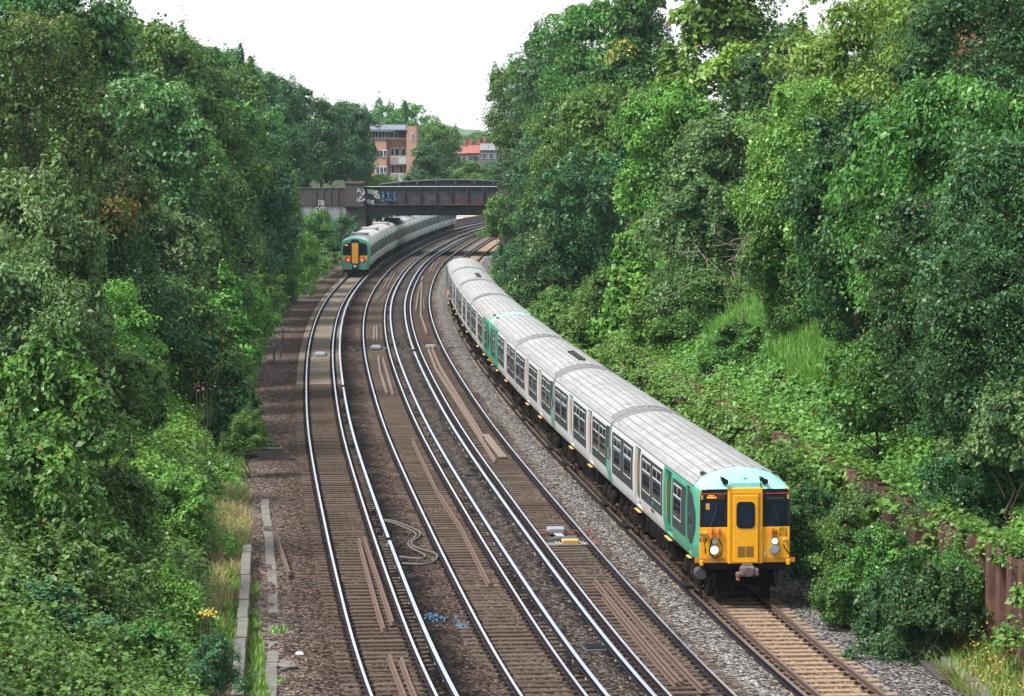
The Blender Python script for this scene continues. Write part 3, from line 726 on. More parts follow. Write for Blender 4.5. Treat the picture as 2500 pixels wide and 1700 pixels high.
def bogie(root, yc, wheel_r=.42, name='bogie'):
    m = MB()
    for sg in (-1, 1):
        m.box((sg * .98, yc, .62), (.14, 3.1, .22), 0, bev=.03); m.box((sg * 1.0, yc, .42), (.2, .7, .3), 0, bev=.05)
        for dy in (-1.25, 1.25): m.box((sg * 1.02, yc + dy, .46), (.22, .36, .34), 0, bev=.05); m.cyl((sg * 1.05, yc + dy * .6, .62), .09, .34, 'z', 8)
        m.tube([(sg * 1.1, yc - 1.6, .3), (sg * 1.1, yc - .6, .28), (sg * 1.15, yc + .6, .28), (sg * 1.1, yc + 1.6, .3)], .04, 6); m.box((sg * 1.2, yc, .16), (.22, 1.1, .06), 0, bev=.02)
        for dy in (-.75, .75): m.tube([(sg * 1.2, yc + dy, .9), (sg * 1.24, yc + dy, .5), (sg * 1.1, yc + dy, .3)], .035, 6)
    m.box((0, yc, .6), (1.9, .5, .25), 0, bev=.05)
    o = m.build(name, M['bogie'], root)
    for dy in (-1.25, 1.25):
        for sg in (-1, 1):
            q = MB(); q.cyl((sg * .77, yc + dy, wheel_r), wheel_r, .11, 'x', 24); q.cyl((sg * .7, yc + dy, wheel_r), wheel_r + .03, .03, 'x', 24); q.cyl((sg * .84, yc + dy, wheel_r), .13, .1, 'x', 12); q.build('wheel', M['wheel'], o)
    return o
def rrect(x0, x1, z0, z1, r, n=4):
    pts = []
    for cx, cz, a0 in ((x1 - r, z1 - r, 0), (x0 + r, z1 - r, 90), (x0 + r, z0 + r, 180), (x1 - r, z0 + r, 270)):
        for k in range(n + 1): a = R(a0 + 90 * k / n); pts.append((cx + r * math.cos(a), cz + r * math.sin(a)))
    return pts
def text(s, size, loc, rot, mat, parent, name='lettering', ext=.002):
    c = bpy.data.curves.new(name, 'FONT'); c.body = s; c.size = size; c.extrude = ext; c.align_x = 'CENTER'; c.space_line = .85
    o = bpy.data.objects.new(name, c); col.objects.link(o); me = bpy.data.meshes.new_from_object(o); bpy.data.objects.remove(o); me.materials.clear(); me.materials.append(mat)
    o = bpy.data.objects.new(name, me); col.objects.link(o); o.parent = parent; o.location = loc; o.rotation_euler = rot; return o
def dashes(mb, x0, z0, w, h, y, seed):
    """rows of small lit dashes of a destination display"""
    r = random.Random(seed)
    for row, (zz, hh, n) in enumerate(((z0 + h * .62, h * .26, 3), (z0 + h * .18, h * .32, 7))):
        x = x0 + .02 if row else x0 + .06
        for k in range(n):
            ww = w * r.uniform(.06, .11); mb.box((x + ww / 2, y, zz + hh / 2), (ww, .004, hh * r.uniform(.7, 1))); x += ww + w * r.uniform(.015, .05 if row else .1)
DOORS = [(6.0, 7.3), (12.8, 14.1)]
def make_455(cab):
    root = empty('train_carriage')
    doors = [(5.2, 6.6), (12.3, 13.7)] if cab else DOORS
    wins = [(2.75, 4.85, [(2.95, 4.6)]), (7.0, 12.0, [(7.3, 9.25), (9.75, 11.7)]), (14.1, 19.75, [(14.5, 16.5), (17.3, 19.3)])] if cab else \
           [(1.2, 5.7, [(1.4, 3.2), (3.5, 5.4)]), (7.75, 12.4, [(8.05, 9.95), (10.2, 12.1)]), (14.5, 19.8, [(14.9, 16.9), (17.3, 19.3)])]
    panes = [p for a in wins for p in a[2]]
    PZ = (1.93, 2.93)
    inpane = lambda y, z: PZ[0] < z < PZ[1] and any(a < y < b for a, b in panes)
    ya = 0.0
    brk = {0.02, .5, 1.18, LC} | {q for a in panes for q in a} | ({6.9} if cab else set())
    cols = [(y, 0) for y in brk]
    dd = [(a, b, .10) for a, b in doors] + ([(1.4, 2.1, .05)] if cab else [])
    ylist = []
    for y in sorted(brk): 
        if not any(a <= y <= b for a, b, _ in dd): ylist.append((y, 0))
    for a, b, d in dd: ylist += [(a, 0), (a + 1e-4, d), (b - 1e-4, d), (b, 0)]
    ylist.sort(key=lambda q: q[0])
    zs = sorted({1.15, 1.22, 1.24, 1.6, 1.93, 2.3, 2.6, 2.93, 3.12, 3.14, 3.24, 1.4, 2.75})
    taper = (lambda y: 1 - .072 * (1 - min(1, max(0, y) / .55)) ** 1.5) if cab else None
    def mat(y, z):
        if cab: return 1 if y < 6.9 + (2.2 - z) * .12 else 0
        if y < 1.18 and z < 1.95: return 1
        if y < .12 or y > LC - .12: return 1
        return 0
    body = MB()
    for sg in (-1, 1): C455.patch(body, sg, ylist, zs, 0, mat, lambda y, z, i: inpane(y, z), (1.23, 3.13), taper)
    # floor, ends, roof lining
    body.box((0, LC / 2, 1.17), (2.42, LC - .1, .06), 2)
    if not cab: body.poly([(-1.25, 1.15), (-1.37, 2), (-1.37, 2.6), (-1.3, 3.24), (-.7, 3.64), (0, 3.74), (.7, 3.64), (1.3, 3.24), (1.37, 2.6), (1.37, 2), (1.25, 1.15)], 'y', .0, .03, 3)
    body.poly([(-1.25, 1.15), (-1.37, 2), (-1.37, 2.6), (-1.3, 3.24), (-.7, 3.64), (0, 3.74), (.7, 3.64), (1.3, 3.24), (1.37, 2.6), (1.37, 2), (1.25, 1.15)], 'y', LC - .03, LC, 3)
    nob(body, 'body', [M['white'], M['green'], M['inner'], M['rubber']], root)
    # roof with its lengthwise ribs
    rf = MB(); y0 = .95 if cab else 0.0
    rf.loft([roof_ring(C455, y0), roof_ring(C455, LC)], 0, closed=False)
    ribs = []
    for x in (-1.12, -.92, -.68, -.42, -.14, .14, .42, .68, .92, 1.12):
        z = float(np.interp(abs(x), [p[0] for p in C455.roof[::-1]], [p[1] for p in C455.roof[::-1]])); sl = -math.atan2(z - float(np.interp(abs(x) + .1, [p[0] for p in C455.roof[::-1]], [p[1] for p in C455.roof[::-1]])), .1) * (1 if x > 0 else -1)
        rf.box((x, (y0 + LC) / 2, z + .004), (.035, LC - y0 - .06, .045), 1, M=Matrix.Rotation(-sl, 3, 'Y'))
    for sg in (-1, 1): rf.box((sg * 1.315, (y0 + LC) / 2, 3.245), (.05, LC - y0, .03), 1)
    nob(rf, 'roof', [M['roof'], M['rib']], root)
    def arc(y, k=1.012): return [(x * k, y, z + .03) for x, _, z in roof_ring(C455, 0)][1:-1]
    for y1, y2, ye in ([(LC - .85, LC - .35, LC)] if cab else [(.35, .85, 0), (LC - .85, LC - .35, LC)]):
        cm = MB()
        for y in (y1, y2): cm.tube(arc(y), .018, 5)
        for i, p in enumerate(arc(0)):
            if i % 2 == 0: cm.tube([(p[0], y1, p[2]), (p[0], y2, p[2])], .014, 5)
        cm.build('roof_conduit', M['rib'], root)
        em = MB(); ring = [(1.25, 1.15), (1.37, 2.0), (1.37, 2.5), (1.33, 3.15)] + [(x, z) for x, z in C455.roof]; full = ring + [(-x, z) for x, z in ring[-2::-1]]
        em.tube([(x * 1.003, ye + (-.03 if ye else .03), z + .005) for x, z in full], .03, 5); em.build('end_rim', M['rib'], root)
    if not cab: MB().box((0, -.12, 2.2), (1.15, .3, 2.1), 0, bev=.05).build('bellows', M['rubber'], root)
    MB().box((0, LC + .12, 2.2), (1.15, .3, 2.1), 0, bev=.05).build('bellows', M['rubber'], root)
    # windows: charcoal surround > panes
    for sg in (-1, 1):
        for (a, b, ps) in wins:
            ys = sorted({a, b} | {q for p in ps for q in p})
            m = MB(); C455.patch(m, sg, ys, [1.62, 1.75, 1.93, 2.3, 2.6, 2.93, 3.04], .006, skip=lambda y, z, i: inpane(y, z))
            wo_ = nob(m, 'window', M['dgrey'], root)
            for p in ps:
                g = MB(); C455.patch(g, sg, list(p), [1.93, 2.3, 2.6, 2.93], .002)
                C455.patch(g, sg, list(p), [2.575, 2.62], .012, lambda y, z: 1)
                for q in (p[0], p[1] - .04, (p[0] + p[1]) / 2 - .03):
                    C455.patch(g, sg, [q, q + (.04 if q != (p[0] + p[1]) / 2 - .03 else .06)], [2.60, 2.93] if q == (p[0] + p[1]) / 2 - .03 else [1.93, 2.3, 2.6, 2.93], .013, lambda y, z: 1)
                C455.patch(g, sg, list(p), [2.89, 2.93], .011, lambda y, z: 1); C455.patch(g, sg, list(p), [1.93, 1.97], .011, lambda y, z: 1)
                nob(g, 'pane', [M['clear'], M['winbar']], wo_)
        if not cab:
            v_ = MB(); C455.patch(v_, sg, [.08, 1.2], [1.95, 2.3, 2.6, 2.93, 3.10], .006); nob(v_, 'end_panel', M['dkgreen'], root); v_ = MB()
            for k in range(5): C455.patch(v_, sg, [.35, .6], [2.05 + k * .07, 2.09 + k * .07], .014)
            nob(v_, 'vent', M['winbar'], root)
        for (a, b) in doors:
            m = MB(); C455.patch(m, sg, [a + .02, b - .02], [1.24, 1.6, 2.0, 2.5, 2.9, 3.12], -.095, lambda y, z: 0)
            C455.patch(m, sg, [(a + b) / 2 - .015, (a + b) / 2 + .015], [1.24, 1.6, 2.0, 2.5, 2.9, 3.12], -.09, lambda y, z: 1)
            d = nob(m, 'door', [M['dkgreen'], M['rubber']], root)
            for q in (a + .15, (a + b) / 2 + .12):
                g = MB(); C455.patch(g, sg, [q, q + .4], [1.95, 2.3, 2.6, 2.9], -.088); nob(g, 'pane', M['glass'], d)
            h = MB(); h.tube([(sg * (C455.hw(1.9) - .06), b - .1, 1.7), (sg * (C455.hw(2.4) - .05), b - .1, 2.9)], .012, 6); h.build('handrail', M['orangey'], d)
            s_ = MB(); s_.box((sg * 1.33, (a + b) / 2, 1.11), (.10, b - a - .2, .035), 0, bev=.01); s_.build('step', M['step'], root)
            h2 = MB()
            for yy in (a + .3, b - .2): h2.box((sg * 1.25, yy, .85), (.05, .09, .5))
            h2.box((sg * 1.25, (a + b) / 2, .62), (.04, b - a - .3, .05)); h2.build('step_bracket', M['bogie'], root)
    # seats seen through the glass
    im = MB(); y = 2.6 if cab else .9
    while y < LC - 1:
        if not any(a - .3 < y < b + .3 for a, b in doors):
            for x in (-.85, .85): im.box((x, y, 1.95), (.9, .16, .95), 0, bev=.05); im.box((x, y + .3, 1.5), (.9, .5, .14), 0, bev=.04)
        y += .95
    im.build('seats', M['seat'], root)
    # underframe
    u = MB(); u.box((0, LC / 2, 1.08), (2.3, LC - .3, .16), 0)
    r = random.Random(3)
    yy = 5.4
    while yy < LC - 5.2:
        ln = r.uniform(.7, 1.5); hh = r.uniform(.3, .55)
        for sg in (-1, 1): u.box((sg * .85, yy + ln / 2, 1.0 - hh / 2), (.7, ln, hh), 0, bev=.04)
        yy += ln + r.uniform(.1, .4)
    u.build('underframe', M['under'], root)
    bogie(root, 3.0); bogie(root, LC - 3.0)
    if cab: cab_455(root)
    return root
def X(px): return (px - 787) / 303.6
def Zc(py): return 1.2 + (1130 - py) * .00297
def cab_455(root):
    F = MB(); F.poly([(-1.27, 1.16), (1.27, 1.16), (1.27, 3.0), (1.235, 3.24), (-1.235, 3.24), (-1.27, 3.0)], 'y', 0, .06)
    F.box((0, -.012, 1.68), (2.52, .03, .96), 0, bev=.01)
    f = F.build('cab_front', M['yellow'], root)
    for sg in (-1, 1):
        m = MB(); m.box((sg * .99, -.02, 1.235), (.84, .03, .13), 0); m.build('shadow_bar', M['yellowd'], f)  # dull yellow bars painting in the shadow along the foot of the cab face
        m = MB(); m.box((sg * 1.22, -.04, 1.17), (.1, .1, .16), 0, bev=.02); m.build('foothold', M['yellow'], f)
        m = MB(); m.poly([(sg * .49, 2.165), (sg * 1.262, 2.165), (sg * 1.262, 3.0), (sg * 1.20, 3.22), (sg * .49, 3.22)], 'y', -.022, 0.01); w_ = m.build('window_surround', M['black'], root)
        m = MB(); m.poly(rrect(*sorted((sg * .60, sg * 1.16)), 2.22, 2.88, .06), 'y', -.03, -.021); m.build('windscreen', M['cabglass'], w_)
        m = MB(); m.box((sg * .875, -.028, 3.10), (.75, .014, .03)); m.build('strip', M['redstrip'], w_)
        m = MB(); m.box((sg * 1.21, -.026, 3.0), (.055, .01, .12)); m.build('sticker', M['step'], w_)
        m = MB(); m.tube([(sg * .98, -.05, 2.2), (sg * .86, -.06, 2.5), (sg * .80, -.05, 2.78)], .011, 5); m.build('wiper', M['dgrey'], w_)
    m = MB(); m.box((X(468), -.035, Zc(610)), (.1, .006, .17)); m.build('sticker', M['step'], w_)
    m = MB(); m.box((X(530), -.03, Zc(520)), (.55, .012, .15), 0); d = m.build('destination_display', M['ledoff'], root)
    m = MB(); dashes(m, X(458), Zc(540), .33, .125, -.038, 5); m.build('lit_text', M['led'], d)
    m = MB(); m.box((X(1040), -.03, Zc(537)), (.5, .01, .06)); m.build('blind_strip', M['dgrey'], root)
    # gangway and its door
    m = MB(); m.box((.0, -.045, 2.2), (.98, .11, 2.12), 0, bev=.02); gw = m.build('gangway', M['yellow'], root)
    m = MB()
    for sg in (-1, 1): m.box((sg * .385, -.105, 2.14), (.03, .02, 1.92), 0)
    m.box((0, -.105, 3.1), (.8, .02, .03), 0); m.build('seal', M['yellowd'], gw)
    m = MB(); m.box((.0, -.1, 2.12), (.72, .07, 1.9), 0, bev=.015); d = m.build('gangway_door', M['yellow'], root)
    m = MB(); m.poly(rrect(-.26, .26, 2.14, 2.88, .12), 'y', -.15, -.13); m.build('window_frame', M['black'], d)
    m = MB(); m.poly(rrect(-.205, .205, 2.2, 2.82, .08), 'y', -.157, -.149); m.build('pane', M['cabglass'], d)
    for a in (-.22, .02):
        m = MB()
        for k in range(9): m.box((a + .1, -.14, 1.36 + k * .031), (.2, .012, .018))
        m.box((a + .1, -.136, 1.485), (.21, .006, .3)); m.build('vent', M['grille'], d)
    m = MB(); r = random.Random(1)
    for k in range(34):
        for sg in (-1, 1): m.cyl((sg * .43, -.105, 1.25 + k * .056), .009, .012, 'y', 6)
    for k in range(13): m.cyl((-.3 + k * .05, -.14, 2.99), .008, .012, 'y', 6)
    m.build('rivets', M['yellowd'], gw)
    # lamps
    for sg, zz, r_, mt, nm in ((-1, 1.527, .10, 'lamp', 'headlight'), (-1, 1.765, .065, 'lampoff', 'marker_light'), (1, 1.765, .07, 'lampw', 'marker_light'), (1, 1.53, .105, 'lampoff', 'headlight')):
        x = sg * .86 + (-.01 if sg < 0 else -.03)
        b = MB(); b.cyl((x, -.05, zz), r_ + .04, .08, 'y', 20); b = b.build(nm, M['box'], root)
        q = MB(); q.cyl((x, -.095, zz), r_, .02, 'y', 20); q.build('lens', M[mt], b)
    for px in (500, 560, 1014):
        m = MB(); m.cyl((X(px), -.09, Zc(834)), .055, .1, 'z', 10); m.cyl((X(px), -.09, Zc(883)), .035, .14, 'z', 10, 0, .05); m.build('jumper_socket', M['orange'], root)
    m = MB()
    for px, py in ((448, 860), (1130, 925)): m.cyl((X(px), -.07, Zc(py)), .045, .08, 'y', 8); m.box((X(px), -.09, Zc(py)), (.14, .05, .04), 0, bev=.01); m.cyl((X(px) + .02, -.08, Zc(py + 30)), .025, .12, 'z', 8)
    m.build('brake_cock', M['brassy'], root)
    m = MB(); P = lambda a: [(X(x), -.09 - .03 * math.sin(i * 1.3), Zc(y)) for i, (x, y) in enumerate(a)]
    m.tube(P([(448, 895), (440, 950), (445, 1010), (450, 1050)]), .018, 6); m.tube(P([(500, 915), (492, 960), (482, 1010), (490, 1060), (520, 1090)]), .018, 6)
    m.tube(P([(560, 915), (585, 970), (592, 1020), (580, 1065), (545, 1090), (520, 1090)]), .018, 6); m.tube(P([(1115, 970), (1120, 1000), (1140, 1030), (1165, 1060)]), .018, 6)
    m.build('brake_hose', M['under'], root)
    MB().box((X(958), -.04, Zc(1060)), (.045, .02, .14), 0).build('lamp_iron', M['white'], root)
    for k in range(5): pass
    m = MB()
    for k in range(5): m.box((X(1052), -.032, Zc(845 + k * 13)), (.11, .008, .012))
    m.build('vent_slots', M['numb'], root)
    text('455\n818', .155, (X(1113), -.032, Zc(850)), (R(90), 0, 0), M['numb'], root, 'number_lettering')
    text('455\n818', .155, (X(432), -.032, Zc(895)), (R(90), 0, 0), M['numb'], root, 'number_lettering')
    # roof dome, destination housing, horns
    ring0 = [(-1.25, -.03, 3.2)] + [(x, -.03, 3.235) for x in (-1.22, -.8, -.4, 0, .4, .8, 1.22)] + [(1.25, -.03, 3.2)]
    rings = []
    rr = roof_ring(C455, 0)
    xs = [-1.3, -1.12, -.85, -.45, 0, .45, .85, 1.12, 1.3]
    for y, k in ((-.03, 0), (.06, .22), (.2, .5), (.42, .78), (.7, .95), (.96, 1.)):
        ring = []
        for x in xs:
            zr = float(np.interp(abs(x), [p[0] for p in C455.roof[::-1]], [p[1] for p in C455.roof[::-1]])); z0 = 3.2 if abs(x) > 1.2 else 3.225
            ring.append((x * (.955 + .045 * min(1, k * 1.2)), y, z0 + (zr - z0) * k))
        rings.append(ring)
    m = MB(); m.loft(rings, 0, closed=False); dome = m.build('cab_roof', M['paleg'], root, smooth=True)
    m = MB(); m.loft([[(-.42, -.06, 3.23), (.42, -.06, 3.23), (.42, -.05, 3.40), (-.42, -.05, 3.40)], [(-.42, .5, 3.3), (.42, .5, 3.3), (.42, .5, 3.66), (-.42, .5, 3.66)]]); m.box((.02, .12, 3.52), (.1, .06, .03), 0); m.build('destination_housing', M['midg'], dome)
    for x, dz in ((-.57, 0), (.55, 0)):
        m = MB()
        for dx, dy, r1 in ((.0, -.02, .08), (-.05 if x < 0 else -.07, .12, .065)):
            m.tube([(x + dx, dy - .14, 3.45 + dz + dy * .35), (x + dx, dy - .08, 3.45 + dz + dy * .35), (x + dx, dy + .06, 3.46 + dz + dy * .35), (x + dx, dy + .2, 3.47 + dz + dy * .35)], [r1, r1 * .8, r1 * .4, .035], 12)
        m.box((x, .1, 3.42), (.1, .2, .1)); m.build('horn', M['black'], root)
    for x in (-1.02, 1.0): MB().box((x, 1.15, 3.55), (.14, .2, .1), 0, bev=.02).build('aerial_box', M['dgrey'], root)
    # side: charcoal swoop and cab door
    for sg in (-1, 1):
        m = MB(); pts = []
        ys = [.32, .36, .45, .58, .75, .95, 1.2, 1.38]
        tp = lambda y: 1 - .072 * (1 - min(1, max(0, y) / .55)) ** 1.5
        V = []
        for y in ys:
            e = math.sqrt(max(0, 1 - ((1.2 - min(y, 1.2)) / .9) ** 2)); lo, hi = 2.3 - .72 * e - .02, 2.3 + .72 * e + .02
            for j in range(7): z = lo + (hi - lo) * j / 6; V.append((sg * (C455.hw(z) * tp(y) + .006), y, z))
        n = 7; fs = [(i * n + j, (i + 1) * n + j, (i + 1) * n + j + 1, i * n + j + 1) for i in range(len(ys) - 1) for j in range(n - 1)]
        m.add(V, fs); sw = m.build('cab_side_panel', M['dgrey'], root)
        g = MB(); C455.patch(g, sg, [.95, 1.2], [2.05, 2.4, 2.8], .012); nob(g, 'pane', M['glass'], sw)
        g = MB(); C455.patch(g, sg, [2.12, 2.75], [1.62, 1.93, 2.5, 3.04], .006); nob(g, 'door_surround', M['dgrey'], root)
        g = MB(); C455.patch(g, sg, [1.42, 2.08], [1.24, 1.6], -.046); C455.patch(g, sg, [1.42, 2.08], [1.6, 2.0, 2.5, 2.9, 3.12], -.046, lambda y, z: 1); cd = nob(g, 'cab_door', [M['green'], M['dgrey']], root)
        g = MB(); C455.patch(g, sg, [1.55, 1.95], [2.1, 2.5, 2.85], -.04); nob(g, 'pane', M['glass'], cd)
        s_ = MB(); s_.box((sg * 1.31, 1.75, 1.11), (.10, .6, .035), 0, bev=.01); s_.build('step', M['step'], root)
        g = MB(); g.cyl((sg * 1.1, 1.0, .75), .16, .5, 'y', 12); g.build('air_tank', M['boxd'], root)
    text('southern', .2, (-C455.hw(1.62) - .012, 9.2, 1.5), (R(90), 0, R(-90)), M['numb'], root, 'operator_lettering')
    m = MB(); C455.patch(m, -1, [9.1, 9.3], [1.72, 1.84], .01); nob(m, 'operator_mark', M['green'], root)
    # buffer beam and coupler
    m = MB(); m.box((0, .08, 1.06), (2.3, .2, .22), 0, bev=.03); m.box((0, .35, .72), (1.5, .3, .5), 0, bev=.05)
    for sg in (-1, 1): m.box((sg * .72, .4, .3), (.12, .15, .5), 0, bev=.03); m.tube([(sg * .9, .1, 1.0), (sg * .95, .02, .7), (sg * .9, .1, .5)], .03, 6)
    m.build('buffer_beam', M['under'], root)
    m = MB(); m.box((.05, -.12, .95), (.42, .5, .3), 0, bev=.06); m.cyl((.05, -.38, .95), .13, .1, 'y', 14); m.box((.28, -.2, .92), (.16, .3, .22), 0, bev=.04); m.box((-.2, -.15, .84), (.14, .25, .16), 0, bev=.04); m.box((.05, -.1, 1.12), (.3, .2, .08), 0, bev=.02)
    m.build('coupler', paint('rusty_coupler', (.09, .07, .075), .7, var=.4, dirt=(.22, .12, .09), damt=.6, scale=6), root)
    m = MB(); m.cyl((-.2, -.1, .72), .05, .14, 'y', 10); m.build('coupler_hose', M['orange'], root)
def place_car(o, i, sf, pitch, off, rev=False):
    a = Vector(tr(sf + i * pitch + 3, off)); b = Vector(tr(sf + i * pitch + 17, off)); d = (b - a).normalized()
    p = a - d * 3
    if rev: p = p + d * LC; o.rotation_euler = (0, 0, math.atan2(-d.x, d.y) + math.pi)
    else: o.rotation_euler = (0, 0, math.atan2(-d.x, d.y))
    o.location = p
carA = make_455(True); carI = make_455(False)
labs = ['leading white and green carriage with the yellow gangway front', 'second carriage of the near train, coupled behind the yellow fronted one', 'third carriage of the near train, with a row of five small roof vents', 'fourth carriage of the near train, its green cab end coupled to another green cab',
        'fifth carriage of the near train, its pale green cab roof meeting the fourth', 'sixth carriage of the near train, between the inner green cab and the next plain one', 'seventh carriage of the near train, next to the tail carriage', 'tail carriage of the near train, farthest up the curve beside the bushes']
plan = [('A', False), ('I', False), ('I', False), ('A', True), ('A', False), ('I', False), ('I', False), ('A', True)]
used = set()
for i, (k, rev) in enumerate(plan):
    src = carA if k == 'A' else carI
    o = src if k not in used else copy_tree(src); used.add(k)
    place_car(o, i, -3.8, 20.35, D4, rev); tag(o, labs[i], 'train carriage', 'carriages of the near green and white train')
    if i > 0 and k == 'A':
        for ch in o.children_recursive:
            if ch.name.startswith(('lens', 'lit_text')): ch.material_slots[0].link = 'OBJECT'; ch.material_slots[0].material = M['lampoff' if ch.name.startswith('lens') else 'ledoff']
    if i in (2, 6):
        m = MB()
        for q in range(5): m.box((.15, 3.6 + q * 1.15, 3.80), (.3, .28, .1), 0, bev=.02)
        m.build('roof_vent', M['dgrey'], o)

# ---- the departing train on the left track
C377 = Car([.9, 1.1, 1.4, 2.0, 2.5, 3.0, 3.25], [1.27, 1.33, 1.385, 1.40, 1.40, 1.35, 1.28], [(1.28, 3.25), (1.15, 3.45), (.95, 3.58), (.65, 3.69), (.3, 3.75), (0, 3.76)])
def make_377(cab):
    root = empty('train_carriage'); L_ = 19.75; y0 = 1.0 if cab else 0
    drs = [(5.7, 7.1), (12.7, 14.1)]
    def mat(y, z):
        if cab and y < 2.3: return 1
        if any(a <= y <= b for a, b in drs): return 1 if z < 1.75 or z > 2.9 else 2
        if y > L_ - .5 or y < .5: return 1
        return 2 if 1.75 < z < 2.75 else 0
    ys = sorted({0., .5, 2.3, L_ - .5, L_} | {q for a in drs for q in a} | set(np.arange(1, 19.5, 1.5))); zs = [.9, 1.1, 1.4, 1.75, 2.0, 2.5, 2.75, 3.0, 3.25]
    if cab: ys = [y for y in ys if y >= 1.0] ; ys = [1.0] + [y for y in ys if y > 1.0]
    m = MB()
    for sg in (-1, 1): C377.patch(m, sg, ys, zs, 0, mat)
    ring = [(1.27, .9), (1.40, 2.0), (1.40, 2.5), (1.28, 3.25), (.65, 3.69), (0, 3.76)]; full = ring + [(-x, z) for x, z in ring[-2::-1]]
    m.poly(full, 'y', L_ - .03, L_, 3)
    if not cab: m.poly(full, 'y', 0, .03, 3)
    nob(m, 'body', [M['white'], M['green'], M['dgrey'], M['rubber']], root)
    r = MB(); r.loft([roof_ring(C377, y0), roof_ring(C377, L_)], 0, closed=False)
    for y in np.arange(y0 + 1.5, L_ - 1, 1.9): r.tube([(x * 1.003, y, z + .008) for x, _, z in roof_ring(C377, 0)], .02, 4, 1)
    nob(r, 'roof', [M['roofgrey'], M['rib']], root)
    m = MB(); m.box((0, L_ * .5, 3.80), (1.7, 3.2, .22), 0, bev=.08); m.build('air_unit', M['rib'], root)
    for sg in (-1, 1):
        for a, b in drs:
            m = MB(); C377.patch(m, sg, [a + .05, b - .05], [1.05, 1.4, 2.0, 2.5, 3.0], .012); d = nob(m, 'door', M['green'], root)
            for q in (a + .15, (a + b) / 2 + .1): g = MB(); C377.patch(g, sg, [q, q + .45], [1.85, 2.3, 2.75], .018); nob(g, 'pane', M['glass'], d)
        for a, b in ((2.9 if cab else .9, 5.3), (7.5, 12.3), (14.5, 18.9)):
            m = MB(); C377.patch(m, sg, [a, b], [1.82, 2.0, 2.5, 2.72], .008); nob(m, 'window', M['dgrey'], root)
        m = MB()
        for k in range(6): C377.patch(m, sg, [1.4 + k * 3.1, 1.75 + k * 3.1], [2.9, 3.05], .008)
        nob(m, 'marking', M['dgrey'], root)
    u = MB(); u.box((0, L_ / 2, .9), (2.3, L_ - .3, .2)); rr = random.Random(5); yy = 5.2
    while yy < L_ - 5:
        ln = rr.uniform(.8, 1.8)
        for sg in (-1, 1): u.box((sg * .9, yy + ln / 2, .6), (.7, ln, .5), 0, bev=.04)
        yy += ln + .25
    u.build('underframe', M['under'], root); bogie(root, 3.0); bogie(root, L_ - 3.0)
    MB().box((0, L_ + .12, 2.2), (1.15, .35, 2.3), 0, bev=.05).build('bellows', M['rubber'], root)
    if not cab: return root
    # rounded cab end
    full = [(1.27, .62), (1.33, 1.1), (1.385, 1.4), (1.40, 2.0), (1.40, 2.5), (1.35, 3.0), (1.28, 3.25), (1.15, 3.45), (.95, 3.58), (.65, 3.69), (.3, 3.75), (0, 3.76)]
    prof = full + [(-x, z) for x, z in full[-2::-1]]
    rings = []
    for y, kx, kz in ((0, .86, .90), (.06, .92, .95), (.25, .97, .98), (.6, .995, 1), (1.0, 1, 1)):
        rings.append([(x * kx, y, 1.9 + (z - 1.9) * kz if z > 1.9 else z) for x, z in prof])
    m = MB(); m.loft(rings, 0, closed=True); cabo = m.build('cab_end', M['green'], root, smooth=False)
    m = MB(); m.loft([[(x * (.99 if k else .97), y, 1.9 + (z - 1.9) * kz + .012) for x, z in prof if z > 3.2] for k, (y, kz) in enumerate(((.03, .925), (.25, .982), (.6, 1.0), (1.0, 1.0)))], 0, closed=False); m.build('cab_roof', M['paleg'], root, smooth=True)
    for sg in (-1, 1):
        m = MB(); m.poly([(sg * .36, 1.98), (sg * 1.16, 1.98), (sg * 1.18, 2.6), (sg * 1.08, 3.12), (sg * .36, 3.2)], 'y', -.03, .02); w_ = m.build('window_surround', M['black'], root)
        m = MB(); m.poly([(sg * .45, 2.06), (sg * 1.08, 2.06), (sg * 1.09, 2.55), (sg * 1.03, 2.95), (sg * .45, 3.0)], 'y', -.036, -.029); m.build('windscreen', M['cabglass'], w_)
        m = MB(); m.poly([(sg * .36, 1.5), (sg * 1.1, 1.42), (sg * 1.17, 1.6), (sg * 1.17, 1.97), (sg * .36, 1.97)], 'y', -.032, .02); m.build('yellow_panel', M['yellow'], root)
        m = MB(); m.cyl((sg * .82, -.05, 1.62), .2, .06, 'y', 18); h = m.build('lamp_cluster', M['black'], root)
        for x, mt, r_ in ((sg * .70, 'tail', .10), (sg * .93, 'lampoff', .09)):
            q = MB(); q.cyl((x, -.085, 1.55 + (.1 if mt == 'lampoff' else 0)), r_, .02, 'y', 14); q.build('tail_light' if mt == 'tail' else 'headlight', M[mt], h)
    m = MB(); m.poly(rrect(-.44, .44, 1.1, 3.52, .3, 5), 'y', -.10, .02); m.build('gangway_surround', M['black'], root)
    m = MB(); m.poly(rrect(-.30, .30, 1.22, 3.18, .05), 'y', -.14, -.09); m.build('gangway_door', M['orangey'], root)
    m = MB(); m.box((-.78, -.04, 2.98), (.5, .01, .17)); d = m.build('destination_display', M['ledoff'], root)
    m = MB(); dashes(m, -1.0, 2.9, .42, .16, -.047, 8); m.build('lit_text', M['led'], d)
    m = MB(); m.box((0, -.06, .82), (.62, .14, .5), 0, bev=.05); cp = m.build('coupler_recess', M['black'], root)
    m = MB(); m.box((0, -.22, .92), (.34, .3, .3), 0, bev=.06); m.cyl((0, -.38, .92), .11, .06, 'y', 12); m.build('coupler', M['silver'], root)
    m = MB(); m.box((0, .1, .5), (2.0, .25, .3), 0, bev=.05); m.build('obstacle_deflector', M['under'], root)
    return root
c2, c2i = make_377(True), make_377(False); S0 = 212.5
